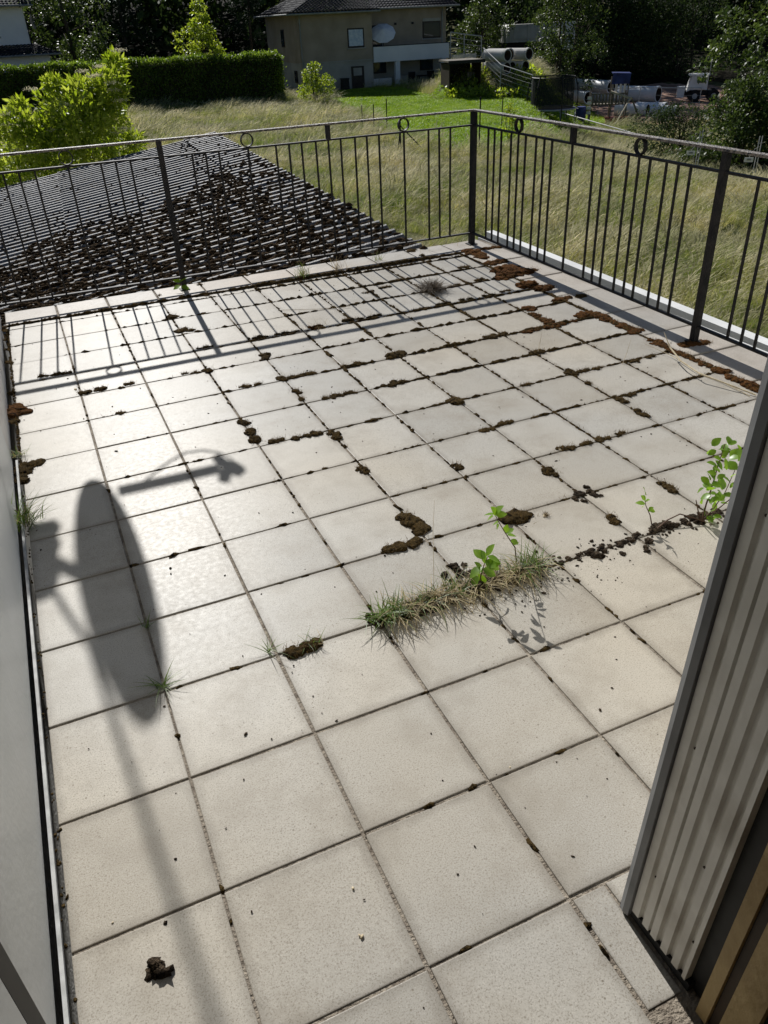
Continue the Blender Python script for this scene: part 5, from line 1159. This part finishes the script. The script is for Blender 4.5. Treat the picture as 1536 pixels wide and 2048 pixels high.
# saplings
def sapling(px, py, label, path, lv, leaf=.028, r=.0022, lean=0.0):
    """path: pixel points of the stem at the depth of its foot; lv: leaf positions along the stem"""
    p = Vector(onz(px, py)); t = thing('sapling', label, 'sapling', p); dep = math.hypot(p.x - CAM[0], p.y - CAM[1]); yt = path[-1][1]; ln_ = lambda y: lean * (py - y) / (py - yt)
    pts = [p - Vector((0, 0, .01))] + [Vector(at(x, y, dep + dz + ln_(y))) for x, y, dz in path]
    b = MB(); n = len(pts); b.tube(pts, [r * (1 - .6 * i / (n - 1)) for i in range(n)], 6); b.build('stem', 'stem', t)
    for (x, y, dz, s, dx, dy) in lv:
        c = Vector(at(x, y, dep + dz + ln_(y))); e = Vector(at(x + dx, y + dy, dep + dz + ln_(y) + rnd.uniform(-.02, .02))) - c; e.normalize()
        up = Vector((rnd.uniform(-.5, .5), rnd.uniform(-.6, .1), 1)).normalized(); sd = e.cross(up).normalized(); up = sd.cross(e); L = leaf * s; V = []; F = []
        prof = [(0, 0), (.15, .22), (.38, .36), (.62, .33), (.85, .17), (1, 0)]
        for (f, wv) in prof: V += [c + e * L * f - sd * L * wv + up * L * (.10 - .25 * f * f + wv * .16), c + e * L * f + up * L * (.10 - .25 * f * f), c + e * L * f + sd * L * wv + up * L * (.10 - .25 * f * f + wv * .16)]
        for i in range(len(prof) - 1): F += [(3 * i, 3 * i + 1, 3 * i + 4, 3 * i + 3), (3 * i + 1, 3 * i + 2, 3 * i + 5, 3 * i + 4)]
        b = MB(); b.add(V, F); b.build('leaf', 'sapling', t, smooth=True)
    return t
sapling(1034, 1126, 'tallest slim sapling with leaf rosette on the grass strip', [(1030, 1095, 0), (1012, 1068, 0), (998, 1045, 0), (990, 1030, 0)],
        [(990, 1030, 0, 1.2, 18, -24), (990, 1030, 0, 1.1, -10, -30), (990, 1031, 0, 1.0, -30, -4), (988, 1034, 0, .9, -28, 10), (992, 1032, -.01, 1.0, 24, -6), (998, 1046, 0, .8, -24, 4), (1000, 1050, 0, .8, -18, 14), (1012, 1068, 0, .9, 20, -16), (1014, 1072, 0, .9, 26, -2), (1022, 1080, 0, .8, 22, 12), (1010, 1064, 0, .8, 8, -24), (1026, 1088, 0, .6, 20, -6)], leaf=.032, lean=-.07)
sapling(958, 1172, 'leafy bright green seedling standing in the grass strip', [(962, 1150, 0), (968, 1130, 0), (976, 1112, 0)],
        [(976, 1112, 0, 1.1, 10, -24), (974, 1116, 0, 1.2, 26, 6), (970, 1122, 0, 1.3, 24, 14), (968, 1126, 0, 1.3, -6, -26), (965, 1136, 0, 1.3, -18, 12), (964, 1140, 0, 1.3, 24, 8), (960, 1150, 0, 1.3, 6, 22), (960, 1154, 0, 1.2, -16, 16), (968, 1120, -.01, 1.2, -14, -16), (972, 1130, -.01, 1.2, 28, -4), (962, 1146, -.01, 1.2, -10, -24)], leaf=.036, lean=-.05)
sapling(1306, 1052, 'thin sapling with two round leaves beside the soil clods', [(1300, 1030, 0), (1292, 1012, 0), (1288, 990, 0)],
        [(1288, 990, 0, 1.35, 2, -26), (1290, 1000, 0, .9, -12, -16), (1291, 1004, 0, .8, 20, -14), (1290, 1010, 0, 1.2, -30, -10), (1292, 1012, 0, .7, -16, 2), (1297, 1020, 0, .9, 20, 4), (1298, 1022, 0, .9, 12, -12)], leaf=.026)
lv = []
for k in range(70):
    f = rnd.random(); x = 1415 + f * 52 + rnd.gauss(0, 17); y = 1020 - f * 125 + rnd.gauss(0, 18); lv.append((min(x, 1478), y, rnd.uniform(-.04, .04), rnd.uniform(.7, 1.25), rnd.uniform(-24, 24), rnd.uniform(-26, 12)))
s4 = sapling(1402, 1046, 'bushy poplar sapling growing beside the ribbed door jamb', [(1412, 1010, 0), (1425, 970, 0), (1438, 925, 0), (1450, 888, 0)], lv, leaf=.031, r=.003)
p0 = Vector(onz(1402, 1046)); dep = math.hypot(p0.x - CAM[0], p0.y - CAM[1])
for pts_ in ([(1404, 1044), (1425, 1020), (1450, 985), (1470, 940)], [(1402, 1045), (1396, 1020), (1392, 1000)], [(1404, 1040), (1440, 1015), (1470, 990)]):
    b = MB(); b.tube([Vector(at(x, y, dep)) for x, y in pts_], [.0025, .002, .0015, .001][:len(pts_)], 5); b.build('stem', 'stem', s4)
sapling(366, 583, 'small green seedling at the foot of the back railing post', [(362, 572, 0), (360, 565, 0)], [(360, 566, 0, 1.3, -12, -8), (360, 566, 0, 1.3, 10, -10), (362, 573, 0, 1.2, -14, 4), (363, 574, 0, 1.1, 12, 2)], leaf=.045)
# fallen stalks
def stalk(label, pxs, zs, r=.0022, mat='straw', name='dry_stalk'):
    pts = [onz(x, y, z) for (x, y), z in zip(pxs, zs)]; t = thing(name, label, 'stalk', tuple(pts[0])); b = MB(); b.tube(pts, [r] * (len(pts) - 1) + [r * .4], 5); b.build('stem', mat, t)
stalk('long pale dry stalk lying in a curve beside the railing post', [(1512, 790), (1455, 768), (1400, 748), (1362, 722), (1340, 695), (1328, 664)], (.006, .02, .03, .035, .05, .10), .0035)
stalk('second pale stalk lying close along the long curved one', [(1500, 792), (1440, 762), (1390, 742), (1345, 712), (1290, 688)], (.004, .006, .008, .01, .02), .002)
stalk('thin upright dry stem in front of the edging tiles', [(1245, 728), (1254, 705), (1262, 678)], (.002, .04, .09), .0012); stalk('thin dry stem rising from the moss clump by the shadow', [(1076, 703), (1080, 685), (1084, 664)], (.01, .04, .08), .0012)
stalk('tall thin grass stem with seed head above the grass strip', [(868, 1185), (867, 1120), (866, 1060), (869, 1000)], (.01, .07, .13, .20), .0008)
stalk('dark root twig bending over the soil clods', [(1310, 1060), (1335, 1040), (1360, 1028), (1385, 1035), (1430, 1050)], (.006, .02, .03, .02, .004), .0022, 'stem', 'root_twig')
stalk('long thin bent grass stem across the shadowed tiles', [(565, 620), (640, 618), (700, 612), (690, 600)], (.004, .006, .01, .03), .0012, 'grass_dry')
